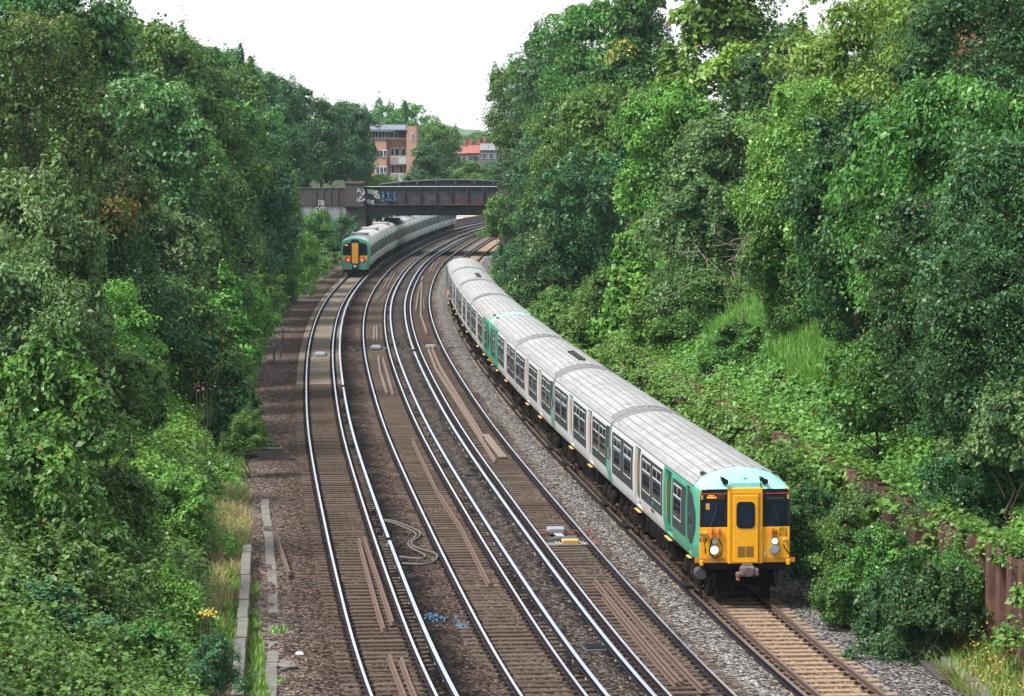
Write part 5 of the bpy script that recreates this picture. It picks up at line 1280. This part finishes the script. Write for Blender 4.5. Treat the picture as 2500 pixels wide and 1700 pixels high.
T = [  # crown kind, centre column, top row, distance, width in the photograph's pixels, leaf, name, label, group
 ('r2', 60, -140, 175, 420, 'deep', 'broadleaf_tree', 'tall dark tree behind the olive oak at the upper left corner', GL),
 ('oak', 70, 30, 128, 430, 'olive', 'oak_tree', 'big olive oak with yellow tips filling the upper left corner', GL),
 ('t1', 262, -2, 178, 130, 'mid', 'broadleaf_tree', 'slim tall tree standing just right of the olive oak top', GL),
 ('r1', 338, 55, 195, 200, 'mid', 'broadleaf_tree', 'rounded green tree on the left skyline, two crowns right of the oak', GL),
 ('r2', 425, 82, 222, 170, 'deep', 'broadleaf_tree', 'dark left skyline tree where the ridge first steps down', GL),
 ('r1', 497, 136, 246, 150, 'mid', 'broadleaf_tree', 'left skyline tree with a flat lighter top beside a dark taller crown', GL),
 ('r2', 562, 126, 272, 150, 'bluish', 'broadleaf_tree', 'dark bluish crown standing above its neighbours mid way along the left skyline', GL),
 ('r2', 618, 162, 285, 100, 'bluish', 'broadleaf_tree', 'thin topped crown right of the dark bluish one on the left skyline', GL),
 ('r1', 668, 190, 305, 110, 'bluish', 'broadleaf_tree', 'small rounded crown dipping below the dark bluish ones on the left skyline', GL),
 ('t1', 722, 204, 372, 110, 'bluish', 'broadleaf_tree', 'upright dark crown on the left skyline above the bridge end', GL),
 ('r2', 785, 244, 384, 120, 'bluish', 'broadleaf_tree', 'dark tree over the left end of the bridge parapet', GL),
 ('r1', 848, 252, 385, 120, 'bluish', 'broadleaf_tree', 'tree just left of the brick apartments behind the bridge', GB),
 ('t1', 878, 285, 392, 70, 'bluish', 'broadleaf_tree', 'narrow tree brushing the left wall of the brick apartments', GB),
 ('r1', 335, 190, 158, 210, 'grey', 'broadleaf_tree', 'grey green rounded tree just right of the oak crown below the skyline', GL),
 ('r2', 470, 215, 200, 180, 'mid', 'broadleaf_tree', 'mid green tree below the first step of the left skyline', GL),
 ('r1', 570, 255, 235, 170, 'mid', 'broadleaf_tree', 'wide crown in the middle of the left slope under the dark skyline crown', GL),
 ('r2', 640, 270, 270, 140, 'bluish', 'broadleaf_tree', 'soft bluish crown left of the bridge wing below the skyline', GL),
 ('r1', 690, 300, 300, 110, 'bluish', 'broadleaf_tree', 'shadowy tree left of the brick wing wall of the bridge', GL),
 ('c1', 300, 345, 142, 190, 'ivy', 'broadleaf_tree', 'dark ivy clad tree with rusty dead sprigs beside it on the left slope', GL),
 ('r1', 430, 320, 172, 170, 'mid', 'broadleaf_tree', 'mid slope green tree left of the silvery bush', GL),
 ('r2', 530, 390, 195, 170, 'grey', 'broadleaf_tree', 'pale silvery tree half way down the left slope', GL),
 ('r1', 615, 385, 225, 160, 'bluish', 'broadleaf_tree', 'bluish tree right of the silvery one half way down the left slope', GL),
 ('r1', 670, 420, 262, 110, 'mid', 'broadleaf_tree', 'green tree above the pale cabinet on the left', GL),
 # right
 ('r1', 1275, 150, 330, 105, 'mid', 'broadleaf_tree', 'leftmost right bank tree, overhanging the right end of the bridge', GR),
 ('s1', 1285, 280, 325, 100, 'olive', 'broadleaf_tree', 'yellowish crown hanging over the right end of the bridge parapet', GR),
 ('r2', 1345, 78, 290, 170, 'bluish', 'broadleaf_tree', 'blue green tree forming the second shoulder of the right skyline', GR),
 ('r1', 1440, 12, 262, 240, 'mid', 'broadleaf_tree', 'broad tree where the right skyline rises out of the frame', GR),
 ('r2', 1370, 250, 265, 170, 'bluish', 'broadleaf_tree', 'bluish drooping crown in the middle of the right hand tree wall', GR),
 ('s1', 1320, 380, 270, 160, 'bluish', 'broadleaf_tree', 'shaded lower crown behind the bridge side bush', GR),
 ('ash', 1450, 210, 222, 240, 'mid', 'ash_tree', 'ash tree with hanging pale seed bunches left of the bright poplar', GR),
 ('s1', 1440, 380, 215, 230, 'deep', 'broadleaf_tree', 'dark hollow crown under the seed laden ash', GR),
 ('t1', 1560, -60, 225, 170, 'olive', 'broadleaf_tree', 'tall olive crown behind and left of the bright poplar', GR),
 ('t1', 1790, -130, 190, 340, 'fresh', 'poplar_tree', 'bright fresh green poplar rising out of the top of the frame', GR),
 ('r1', 1640, 215, 186, 150, 'fresh', 'poplar_tree', 'bright side bough of young poplar in front of the dark ash', GR),
 ('r2', 1935, 66, 182, 240, 'deep', 'broadleaf_tree', 'dark tree left of the sky notch at upper right', GR),
 ('r1', 1770, 285, 152, 250, 'grey', 'birch_tree', 'grey green birch in front of the poplar', GR),
 ('r2', 1700, 420, 150, 230, 'grey', 'birch_tree', 'lower grey green birch above the fresh sycamore', GR),
 ('n1', 1985, 195, 128, 270, 'lime', 'robinia_tree', 'yellow green tree standing in front of the sky notch', GR),
 ('open', 2108, -30, 150, 170, 'lime', 'robinia_tree', 'airy tree with sky showing through right of the sky notch', GR),
 ('ash', 2210, -30, 128, 330, 'lime', 'robinia_tree', 'large yellow green tree filling the upper right', GR),
 ('n1', 2300, -130, 140, 330, 'mid', 'broadleaf_tree', 'green tree between the yellow green one and the dark corner tree at upper right', GR),
 ('n1', 2450, -100, 122, 260, 'deep', 'broadleaf_tree', 'dark tree behind the upper right corner tree', GR),
 ('n2', 2100, 250, 116, 260, 'ivy', 'broadleaf_tree', 'dark ivy covered tree in the middle of the upper right', GR),
 ('n2', 1945, 440, 128, 260, 'mid', 'sycamore_tree', 'sycamore with layered light leaves and a bare trunk above the grass ridge', GR),
 ('n1', 2110, 480, 118, 230, 'deep', 'sycamore_tree', 'deep green tree over the dark hollow right of the grass ridge', GR),
 ('oak', 2420, -150, 112, 330, 'ivy', 'broadleaf_tree', 'very dark tree in the upper right corner', GR),
 ('ash', 2330, 190, 100, 300, 'mid', 'ash_tree', 'ash with hanging glossy leaves at the right edge below the dark corner tree', GR),
 ('n1', 2480, 330, 90, 230, 'bluish', 'broadleaf_tree', 'silvery leaved tree cut by the right edge half way up', GR),
 ('n2', 2290, 480, 96, 260, 'deep', 'broadleaf_tree', 'dark tree leaning over the slope at right, left of the silvery one', GR),
 ('n1', 2410, 600, 88, 220, 'ivy', 'broadleaf_tree', 'black green hollow leafed tree at the right edge above the brambles', GR),
 # beyond the bridge
 ('s1', 972, 258, 560, 150, 'mid', 'broadleaf_tree', 'thin pale tree with sky gaps rising over the apartment roof', GB),
 ('r1', 1066, 302, 500, 105, 'mid', 'broadleaf_tree', 'rounded tree right of the apartment tower', GB),
 ('c1', 1040, 352, 432, 120, 'bluish', 'broadleaf_tree', 'dark pointed tree in front of the apartment balconies', GB),
 ('r2', 1150, 395, 455, 110, 'mid', 'broadleaf_tree', 'pale green tree above the middle of the bridge', GB),
 ('r1', 1210, 398, 470, 110, 'bluish', 'broadleaf_tree', 'bluish tree above the right end of the bridge', GB),
 ('r1', 1170, 325, 900, 90, 'mid', 'broadleaf_tree', 'hazy distant tree behind the red roofed houses', GB),
 ('r2', 1100, 318, 950, 90, 'mid', 'broadleaf_tree', 'hazy distant tree left of the red roofs', GB),
 ('r1', 930, 428, 392, 90, 'fresh', 'broadleaf_tree', 'low bright bush top at the foot of the apartments over the parapet', GB),
]
for (k, u, v, Y, wp, lf, nm, lab, gr) in T:
    plant(k, u, v, Y, wp, lf, nm, 'tree', lab, gr, dbase=(3.0 if Y > 380 else None))
B = [
 ('w1', 70, 415, 97, 340, 'grey', 'silvery willow like bush at the left edge, highest of the near ones', GS),
 ('w1', 40, 620, 86, 330, 'grey', 'silver grey bush at the left edge under the willow like one', GS),
 ('d2', 255, 520, 128, 230, 'deep', 'dark bush right of the silvery willow on the left slope', GS),
 ('d1', 370, 500, 150, 200, 'grey', 'grey leafed bush in the middle of the left slope', GS),
 ('d2', 470, 540, 170, 190, 'deep', 'dark green bush left of the bright elder on the left slope', GS),
 ('d1', 560, 510, 205, 170, 'bluish', 'bluish bush on the left slope above the bright elder', GS),
 ('d2', 640, 540, 240, 130, 'mid', 'bush left of the pale cabinet', GS),
 ('d1', 775, 518, 318, 95, 'mid', 'rounded bush in front of the bridge wing wall', GS),
 ('d2', 838, 525, 335, 80, 'bluish', 'bush under the graffiti pier left of the departing train', GS),
 ('d1', 735, 575, 292, 110, 'fresh', 'light green bush below the pale cabinet', GS),
 ('d2', 690, 600, 255, 110, 'fresh', 'light bush overhanging the tarred timbers', GS),
 ('d2', 350, 640, 136, 220, 'deep', 'shadowy bush in the centre of the left slope', GS),
 ('n1', 240, 690, 112, 280, 'fresh', 'broad leafy bush with glossy leaves below the willow like one', GS),
 ('d1', 440, 690, 140, 190, 'mid', 'green bush left of the bright elder beside the hollow', GS),
 ('y1', 545, 650, 168, 130, 'fresh', 'upright bright elder bush on the left slope', GS),
 ('d2', 600, 690, 185, 120, 'fresh', 'light green bush at the ballast edge behind the marker posts', GS),
 ('d1', 625, 640, 215, 110, 'fresh', 'pale green shrub at the ballast edge opposite the departing train', GS),
 ('d2', 500, 800, 140, 170, 'mid', 'dark rimmed bush above the bright bramble patch', GS),
 ('d3', 110, 860, 84, 280, 'mid', 'large leaved sycamore scrub at the left edge', GS),
 ('d1', 250, 840, 100, 230, 'mid', 'dark bush left of the bright bramble patch', GS),
 ('y1', 560, 880, 130, 130, 'deep', 'dark pointed sapling beside the concrete block', GS),
 ('d2', 605, 1000, 122, 70, 'mid', 'small dark bush hugging the concrete block', GS),
 ('d3', 90, 1080, 78, 280, 'mid', 'shaded bush at the lower left edge', GS),
 ('d1', 270, 1150, 88, 230, 'mid', 'leafy scrub in the lower left middle', GS),
 ('d2', 430, 1170, 96, 190, 'fresh', 'leafy bush left of the dry grass', GS),
 ('d3', 150, 1330, 74, 260, 'carpetd', 'glossy leaved scrub left of the yellow flowers', GS),
 ('d2', 400, 1390, 78, 190, 'fresh', 'bush with bright leaves around the yellow flower clump', GS),
 ('d3', 60, 1500, 69, 240, 'bluish', 'bluish leaved scrub in the lower left corner', GS),
 ('d1', 330, 1530, 71, 220, 'mid', 'low scrub left of the concrete wall top', GS),
 ('d2', 520, 1560, 70, 120, 'bluish', 'dark thin leaved weeds against the concrete wall', GS),
 # right bank
 ('d1', 1232, 480, 335, 110, 'mid', 'rounded bush at the foot of the right bridge end', GSR),
 ('d2', 1265, 590, 265, 130, 'bluish', 'bluish bush beside the tail of the near train', GSR),
 ('d1', 1390, 520, 235, 190, 'grey', 'grey leafed bush on the right bank above the tail of the near train', GSR),
 ('d1', 1350, 600, 215, 170, 'deep', 'dark bush behind the ivy mound on the right bank', GSR),
 ('y1', 1545, 555, 165, 170, 'fresh', 'bright young sycamore with upright shoots on the right bank', GSR),
 ('d2', 1480, 660, 168, 160, 'mid', 'bush below left of the bright young sycamore', GSR),
 ('d1', 1610, 690, 152, 180, 'fresh', 'wide bright bush in the middle of the right bank', GSR),
 ('d2', 1740, 650, 148, 200, 'mid', 'twiggy green bush left of the grass ridge', GSR),
 ('d1', 1360, 705, 190, 110, 'carpet', 'ivy mound tumbling over the end of the pile wall', GSR),
 ('d2', 1800, 790, 132, 170, 'mid', 'leafy bush at the left end of the grass ridge', GSR),
 ('d2', 2150, 800, 100, 230, 'mid', 'olive green bush right of the grass ridge', GSR),
 ('d1', 2330, 900, 94, 180, 'deep', 'dark bush on the right slope under the leaning tree', GSR),
 ('d3', 2470, 960, 84, 170, 'grey', 'silvery leaved bush at the right edge above the pile wall', GSR),
 ('d1', 1985, 1190, 93, 120, 'deep', 'dark bush right beside the yellow cab front', GSR),
 ('d2', 2070, 1240, 88, 170, 'mid', 'bush between the cab front and the exposed pile wall', GSR),
 ('d3', 2010, 1300, 89, 130, 'bluish', 'bluish leaved low bush nearest the ballast right of the cab', GSR),
 ('d1', 2160, 1290, 83, 170, 'mid', 'bush in front of the widest exposed pile wall', GSR),
 ('d2', 2210, 1400, 79.5, 210, 'bluish', 'big bluish bush at lower right in front of the pile wall', GSR),
 ('d1', 1925, 1120, 99, 120, 'mid', 'bush top showing between the cab roof and the pile wall', GSR),
 ('d2', 2120, 1205, 91, 130, 'grey', 'greyish bush left of the widest exposed pile wall', GSR),
 ('d1', 2400, 1090, 86, 260, 'deep', 'dark bush under the hollow leafed tree at the right edge', GSR),
 ('d2', 2340, 1345, 79, 110, 'mid', 'bush against the pile wall nearest the right edge', GSR),
 ('d1', 2075, 1390, 84, 150, 'mid', 'leafy bush leaning over the ballast at lower right', GSR),
 ('d3', 2300, 1400, 78, 150, 'deep', 'dark bush against the pile wall left of the dry grass', GSR),
]
for (k, u, v, Y, wp, lf, lab, gr) in B:
    plant(k, u, v, Y, wp, lf, 'bush', 'bush', lab, gr, trunk=True)

# ---- ground cover: bramble and ivy leaves over the banks
def carpet(name, label, bands, mat, seed, leaf0=.11, mound=.8, avoid=None):
    g = np.random.default_rng(seed); Vs, qs, ts = [], [], []; nb = 0
    for (s0, s1, o0, o1, dens, lf) in bands:
        n = int((s1 - s0) * abs(o1 - o0) * dens); s = g.uniform(s0, s1, n); o = g.uniform(o0, o1, n)
        m = vnoise(s / 1.3, o / 1.1, seed) * .6 + vnoise(s / 4, o / 3, seed + 1) * .7 + vnoise(s / .5, o / .5, seed + 3) * .22
        keep = g.uniform(size=n) < np.clip((m - .25) * 3, .12, 1)
        if avoid is not None: keep &= avoid(s, o)
        s, o, m = s[keep], o[keep], m[keep]; n = len(s)
        edge = np.clip(np.minimum(np.abs(o - o0), np.abs(o - o1)) / .9, .15, 1)
        top = np.clip(m - .15, .05, None) * mound * edge; h = top * (1 - g.uniform(size=n) ** 2 * .7)
        X, Y = trv(s, o); Z = terrain(s, o) + h + .05
        # lean of the mound surface
        e = .25; mx = (vnoise((s + e) / 1.3, o / 1.1, seed) - vnoise((s - e) / 1.3, o / 1.1, seed)) * .6; my = (vnoise(s / 1.3, (o + e) / 1.1, seed) - vnoise(s / 1.3, (o - e) / 1.1, seed)) * .6
        N = np.stack([-my * 1.6, -mx * 1.6, np.ones(n) * .9], 1) + g.normal(0, .42, (n, 3))
        T_ = np.clip(.15 + .55 * vnoise(s / 2.2, o / 1.7, seed + 7) + .25 * (vnoise(s / .7, o / .6, seed + 8) - .3) + g.normal(0, .13, n), 0, .93)
        T_[g.uniform(size=n) > .99] = .99
        V, q, t = leaves(np.stack([X, Y, Z], 1), N, lf, T_, 1.25, seed + 20)
        Vs.append(V); qs.append(q + nb); ts.append(t); nb += len(V)
    o = bpy.data.objects.new(name, np_mesh(name, np.concatenate(Vs), np.concatenate(qs), L[mat], np.concatenate(ts))); col.objects.link(o)
    return tag(o, label, 'ground cover', kind='stuff')
clear = lambda s, o: ~((s < 6) & (o > -4.7) & (o < -3.0)) & ~((s > 5) & (s < 28) & (o > -4.7))
def plants(name, label, bands, mat, seed, avoid=None, zf=None, tb=.45):
    """low plants: each a dome of leaves of its own size, height and tone"""
    g = np.random.default_rng(seed); Ps, Ns, Ts, Ls = [], [], [], []
    for (s0, s1, o0, o1, dens, per, lf, r0, r1, h0, h1) in bands:
        n = int((s1 - s0) * abs(o1 - o0) * dens); s = g.uniform(s0, s1, n); o = g.uniform(o0, o1, n)
        if avoid is not None: k = avoid(s, o); s, o = s[k], o[k]
        n = len(s); big = vnoise(s / 3.2, o / 2.4, seed); r = (r0 + (r1 - r0) * g.uniform(size=n) ** 1.6); h = (h0 + (h1 - h0) * np.clip(big * 1.3 - .15, 0, 1) * g.uniform(.5, 1.2, n))
        X, Y = trv(s, o); Z = (terrain(s, o) if zf is None else zf(g, s, o)); tone = tb + .5 * (vnoise(s / 2.6, o / 2.1, seed + 5) - .5) + g.normal(0, .12, n)
        m = (per * g.uniform(.6, 1.4, n) * (r / r1) ** 1.2 + 12).astype(int); idx = np.repeat(np.arange(n), m); N = len(idx)
        d = unit(g.normal(size=(N, 3))); d[:, 2] = np.abs(d[:, 2]) * 1.1 - .15; d = unit(d)
        lump = .75 + .35 * np.sin(d[:, 0] * 7 + idx) * np.sin(d[:, 1] * 6 + idx * 2.3); rad = lump * g.uniform(.65, 1.08, N); sp = g.uniform(size=N) < .06; rad[sp] *= 1.45
        P = np.stack([X[idx] + d[:, 0] * r[idx] * rad, Y[idx] + d[:, 1] * r[idx] * rad, Z[idx] + np.maximum(d[:, 2] * h[idx] * rad, .02)], 1)
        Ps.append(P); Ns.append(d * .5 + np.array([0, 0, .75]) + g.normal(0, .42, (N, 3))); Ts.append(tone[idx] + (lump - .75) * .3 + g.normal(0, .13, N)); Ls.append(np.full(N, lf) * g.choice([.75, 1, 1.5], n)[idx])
    P, N, T_, S1 = np.concatenate(Ps), np.concatenate(Ns), np.clip(np.concatenate(Ts), 0, .93), np.concatenate(Ls)
    T_[g.uniform(size=len(T_)) > .992] = .99
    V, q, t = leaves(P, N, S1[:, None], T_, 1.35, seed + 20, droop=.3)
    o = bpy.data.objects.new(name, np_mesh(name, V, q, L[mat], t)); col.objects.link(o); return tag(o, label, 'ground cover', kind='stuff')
plants('bramble_cover', 'tangle of brambles and weeds over the whole left bank', [(-34, 12, -13, -4.1, 3.0, 260, .085, .25, .7, .35, 1.5), (12, 50, -14, -4.0, 3.2, 150, .11, .3, .8, .3, 1.4), (50, 110, -15, -3.9, 1.9, 90, .15, .4, 1.0, .4, 1.5), (110, 330, -16, -3.7, .8, 60, .22, .5, 1.4, .4, 1.6)], 'carpetd', 31, clear)
plants('nettle_cover', 'dark green nettles and saplings pushing through the near left brambles', [(-34, 30, -13, -4.3, 1.1, 260, .085, .3, .6, .9, 1.9)], 'mid', 35, clear, tb=.35)
plants('bright_bramble', 'bright pale green bramble patch on the left bank', [(14, 46, -9.6, -5.0, 7, 150, .10, .25, .6, .8, 1.6)], 'fresh', 37, tb=.62)
plants('bramble_cover', 'tangle of brambles and ivy over the whole right bank', [(-36, 14, WALL_O + .2, WALL_O + 10, 4, 200, .10, .25, .7, .3, 1.2), (14, 64, WALL_O + .1, WALL_O + 11, 4, 170, .11, .3, .75, .3, 1.1), (64, 112, WALL_O, WALL_O + 12, 2.2, 100, .15, .4, 1.0, .4, 1.4), (105, 330, D4 + 3.0, D4 + 14, .9, 60, .22, .5, 1.4, .4, 1.6)], 'carpet', 41, tb=.5)
plants('bramble_cover', 'low weeds between the right hand track and the pile wall', [(2, 104, D4 + 3.1, WALL_O - .2, 2.6, 160, .11, .35, .9, .5, 1.9)], 'carpetd', 47)
plants('verge_plants', 'light green low plants edging the left ballast towards the departing train', [(22, 90, -7.0, -3.9, 3.2, 110, .11, .25, .6, .3, .9), (90, 210, -7.5, -3.8, 1.6, 80, .16, .35, .9, .3, 1.2)], 'fresh', 57, None, tb=.5)
wallgap = lambda s, o: (vnoise(s / 2.1, s * 0 + 3.3, 9) > np.where(s < 4, .30, -1))
plants('hanging_ivy', 'ivy and bramble spilling unevenly over the top of the pile wall', [(-34, 4, WALL_O - .7, WALL_O + .45, 4.5, 190, .10, .25, .8, .3, .9), (4, 100, WALL_O - .95, WALL_O + .45, 6.5, 200, .115, .3, .95, .3, .9)], 'carpet', 53, wallgap, lambda g, s, o: 2.5 - np.where(o < WALL_O - .2, g.uniform(size=len(s)) ** np.where(s < 4, 1.8, 1.1) * 2.7, 0), tb=.48)
# ---- grasses: blades standing on the bank
def grass(name, label, pos, hgt, mat, seed, width=.018, lean=.45, cat='grass'):
    g = np.random.default_rng(seed); s, o = pos(g); n = len(s); X, Y = trv(s, o); Z = terrain(s, o) - .05
    Z = np.maximum(Z, np.where((o > -4.9) & (o < 13), -.3, -9))
    a = g.uniform(0, 6.28, n); h = hgt * g.uniform(.45, 1.15, n); ln = lean * h * g.uniform(.2, 1.2, n); wx, wy = np.cos(a + 1.57) * width, np.sin(a + 1.57) * width
    w_ = width * g.uniform(.7, 1.4, n); b = np.stack([X, Y, Z], 1); m = b + np.stack([np.cos(a) * ln * .35, np.sin(a) * ln * .35, h * .6], 1); t = b + np.stack([np.cos(a) * ln, np.sin(a) * ln, h * (1 - .12)], 1)
    W = np.stack([np.cos(a + 1.57) * w_, np.sin(a + 1.57) * w_, 0 * a], 1)
    V = np.stack([b - W, b + W, m + W * .8, m - W * .8, m - W * .8, m + W * .8, t + W * .15, t - W * .15], 1).reshape(-1, 3); q = np.arange(n * 8).reshape(-1, 4)
    T_ = np.repeat(np.clip(g.uniform(0, .97, n), 0, .99), 2); ob = bpy.data.objects.new(name, np_mesh(name, V, q, L[mat], T_)); col.objects.link(ob); return tag(ob, label, cat, kind='stuff')
def patchpos(s0, s1, o0, o1, n, sd, th=.35, sc_=1.0):
    def f(g):
        s = g.uniform(s0, s1, n); o = g.uniform(o0, o1, n); k = vnoise(s / (1.6 * sc_), o / (.9 * sc_), sd) > th; return s[k], o[k]
    return f
grass('dry_grass', 'straw coloured dry grass between the left bushes and the kerb', patchpos(-2, 30, -5.7, -3.3, 12000, 61, .45, .7), .6, 'straw', 62, .010, .8)
grass('dry_grass', 'straw tufts along the lower left concrete wall', patchpos(-26, 2, -6.2, -4.0, 7000, 63, .55, .8), .6, 'straw', 64, .010)
grass('green_grass', 'soft green grass growing through the straw beside the left kerb', patchpos(-10, 34, -5.6, -3.35, 14000, 91, .4, .8), .5, 'grass', 92, .010, .7)
grass('green_grass', 'green grass strip between the concrete wall and the kerb slabs', patchpos(-26, 5, -3.62, -3.1, 8000, 65, .42, .5), .38, 'grass', 66, .013)
grass('green_grass', 'green tufts growing in the ballast edge right of the kerb slabs', patchpos(-24, 2, -2.85, -2.45, 2600, 67, .62), .28, 'grass', 68, .012)
grass('green_grass', 'grassy verge along the left ballast edge towards the departing train', patchpos(24, 190, -4.8, -3.5, 9000, 69, .55), .5, 'grass', 70, .018)
grass('tall_grass', 'tall reedy grass along the ridge of the right bank', patchpos(20, 80, WALL_O + 2.4, WALL_O + 8, 85000, 71, .27, 2.2), 1.2, 'grass', 72, .020)
grass('dry_grass', 'dry grass in front of the pile wall at the lower right', patchpos(-30, -6, D4 + 2.9, WALL_O - .1, 5000, 73, .42), .8, 'straw', 74, .011, .7)
grass('green_grass', 'green weeds among the dry grass at the lower right', patchpos(-32, -3, D4 + 2.9, WALL_O - .1, 9000, 75, .35), .9, 'grass', 76, .013, .8)
def flowers(name, label, pos, hz, mat, seed, sz):
    g = np.random.default_rng(seed); s, o = pos(g); n = len(s); X, Y = trv(s, o); Z = np.maximum(terrain(s, o), -.3) + hz * g.uniform(.5, 1.1, n)
    V, q, t = leaves(np.stack([X, Y, Z], 1), g.normal(0, .5, (n, 3)) + np.array([0, 0, 1]), sz, g.uniform(0, .9, n), 1., seed); ob = bpy.data.objects.new(name, np_mesh(name, V, q, L[mat], t)); col.objects.link(ob); return tag(ob, label, 'flowers', kind='stuff')
flowers('yellow_flowers', 'spray of yellow flowers over the dry grass at the lower right', patchpos(-28, -8, D4 + 3.0, WALL_O - .2, 1500, 81, .45), 1.0, 'flower', 82, .05)
def clump(u, v, Y, n, mat, label, name, sd, r, hz, sz):
    g = np.random.default_rng(sd); x, z = xz(u, v, Y); P = np.stack([x + g.normal(0, r, n), Y + g.normal(0, r, n), z + g.normal(0, hz, n)], 1); zb = float(tz(x, Y)[0])
    V, q, t = leaves(P, g.normal(0, .5, (n, 3)) + np.array([0, -.3, 1]), sz, g.uniform(0, .9, n), 1., sd); root = empty(name, (0, 0, 0), 0, label, 'flowers')
    ob = bpy.data.objects.new('flower_head', np_mesh('flower_head', V, q, L[mat], t)); col.objects.link(ob); ob.parent = root
    m = MB()
    for k in range(5): m.tube([(x + (k - 2) * r * .4, Y, zb), (x + (k - 2) * r * .55, Y - .05, z - hz)], .012, 4)
    m.build('stem', M['bark'], root)
clump(501, 1503, 74, 60, 'flower', 'yellow ragwort clump among the lower left bushes', 'ragwort', 83, .13, .05, .06)
clump(495, 945, 121, 26, 'pink', 'pink willowherb above the bright bramble patch', 'willowherb', 84, .25, .12, .06)
clump(1740, 918, 113, 50, 'pink', 'pink willowherb on the right bank below the grass ridge', 'willowherb', 85, .55, .22, .06)
clump(296, 440, 140, 60, 'dead', 'rusty dead sprig between the left slope trees', 'dead_sprig', 86, .16, .55, .14)
clump(508, 450, 190, 60, 'dead', 'rusty brown dead leaves on top of the silvery left tree', 'dead_sprig', 87, .4, .2, .16)
clump(2355, 100, 108, 60, 'dead', 'reddish dead leaves at upper right beside the yellow green tree', 'dead_sprig', 88, .28, .3, .13)
def deadtree():
    Y = 132.; x, z1 = xz(1815, 540, Y); zb = float(tz(x, Y)[0]); r = random.Random(4); m = MB(); root = empty('bare_shrub', (x, Y, zb), 0, 'bare twiggy dead shrub left of the layered sycamore', 'bush')
    zc = (z1 - zb) * .75
    for k in range(70):
        p = Vector((r.gauss(0, .9), r.gauss(0, .9), zc + r.gauss(0, .8))); d = Vector((r.gauss(0, 1), r.gauss(0, 1), r.gauss(.2, .6))).normalized(); pts = [p]
        for q in range(5): d = (d + Vector((r.gauss(0, .35), r.gauss(0, .35), r.gauss(-.05, .3)))).normalized(); pts.append(pts[-1] + d * .38)
        m.tube(pts, [.016, .014, .012, .010, .008, .005], 4)
    m.tube([(0, 0, -.3), (0, 0, (z1 - zb) * .4)], [.07, .04], 6); m.build('branch', M['twig'], root)
deadtree()
# ------------------------------------------------------------------ the air
def haze(density):
    m = MB(); m.box((0, 810, 29.3), (1960, 1800, 64), 0); o = m.build('haze', []); t = NT('summer_haze'); t.t.nodes.clear()
    v = t.n('VolumePrincipled'); v.inputs['Color'].default_value = (.66, .84, 1, 1); v.inputs['Density'].default_value = density; v.inputs['Anisotropy'].default_value = .2
    q = t.n('OutputMaterial'); t.l(v.outputs[0], q.inputs['Volume']); o.data.materials.append(t.m); tag(o, kind='stuff')
HAZE = .00008
if HAZE: haze(HAZE)
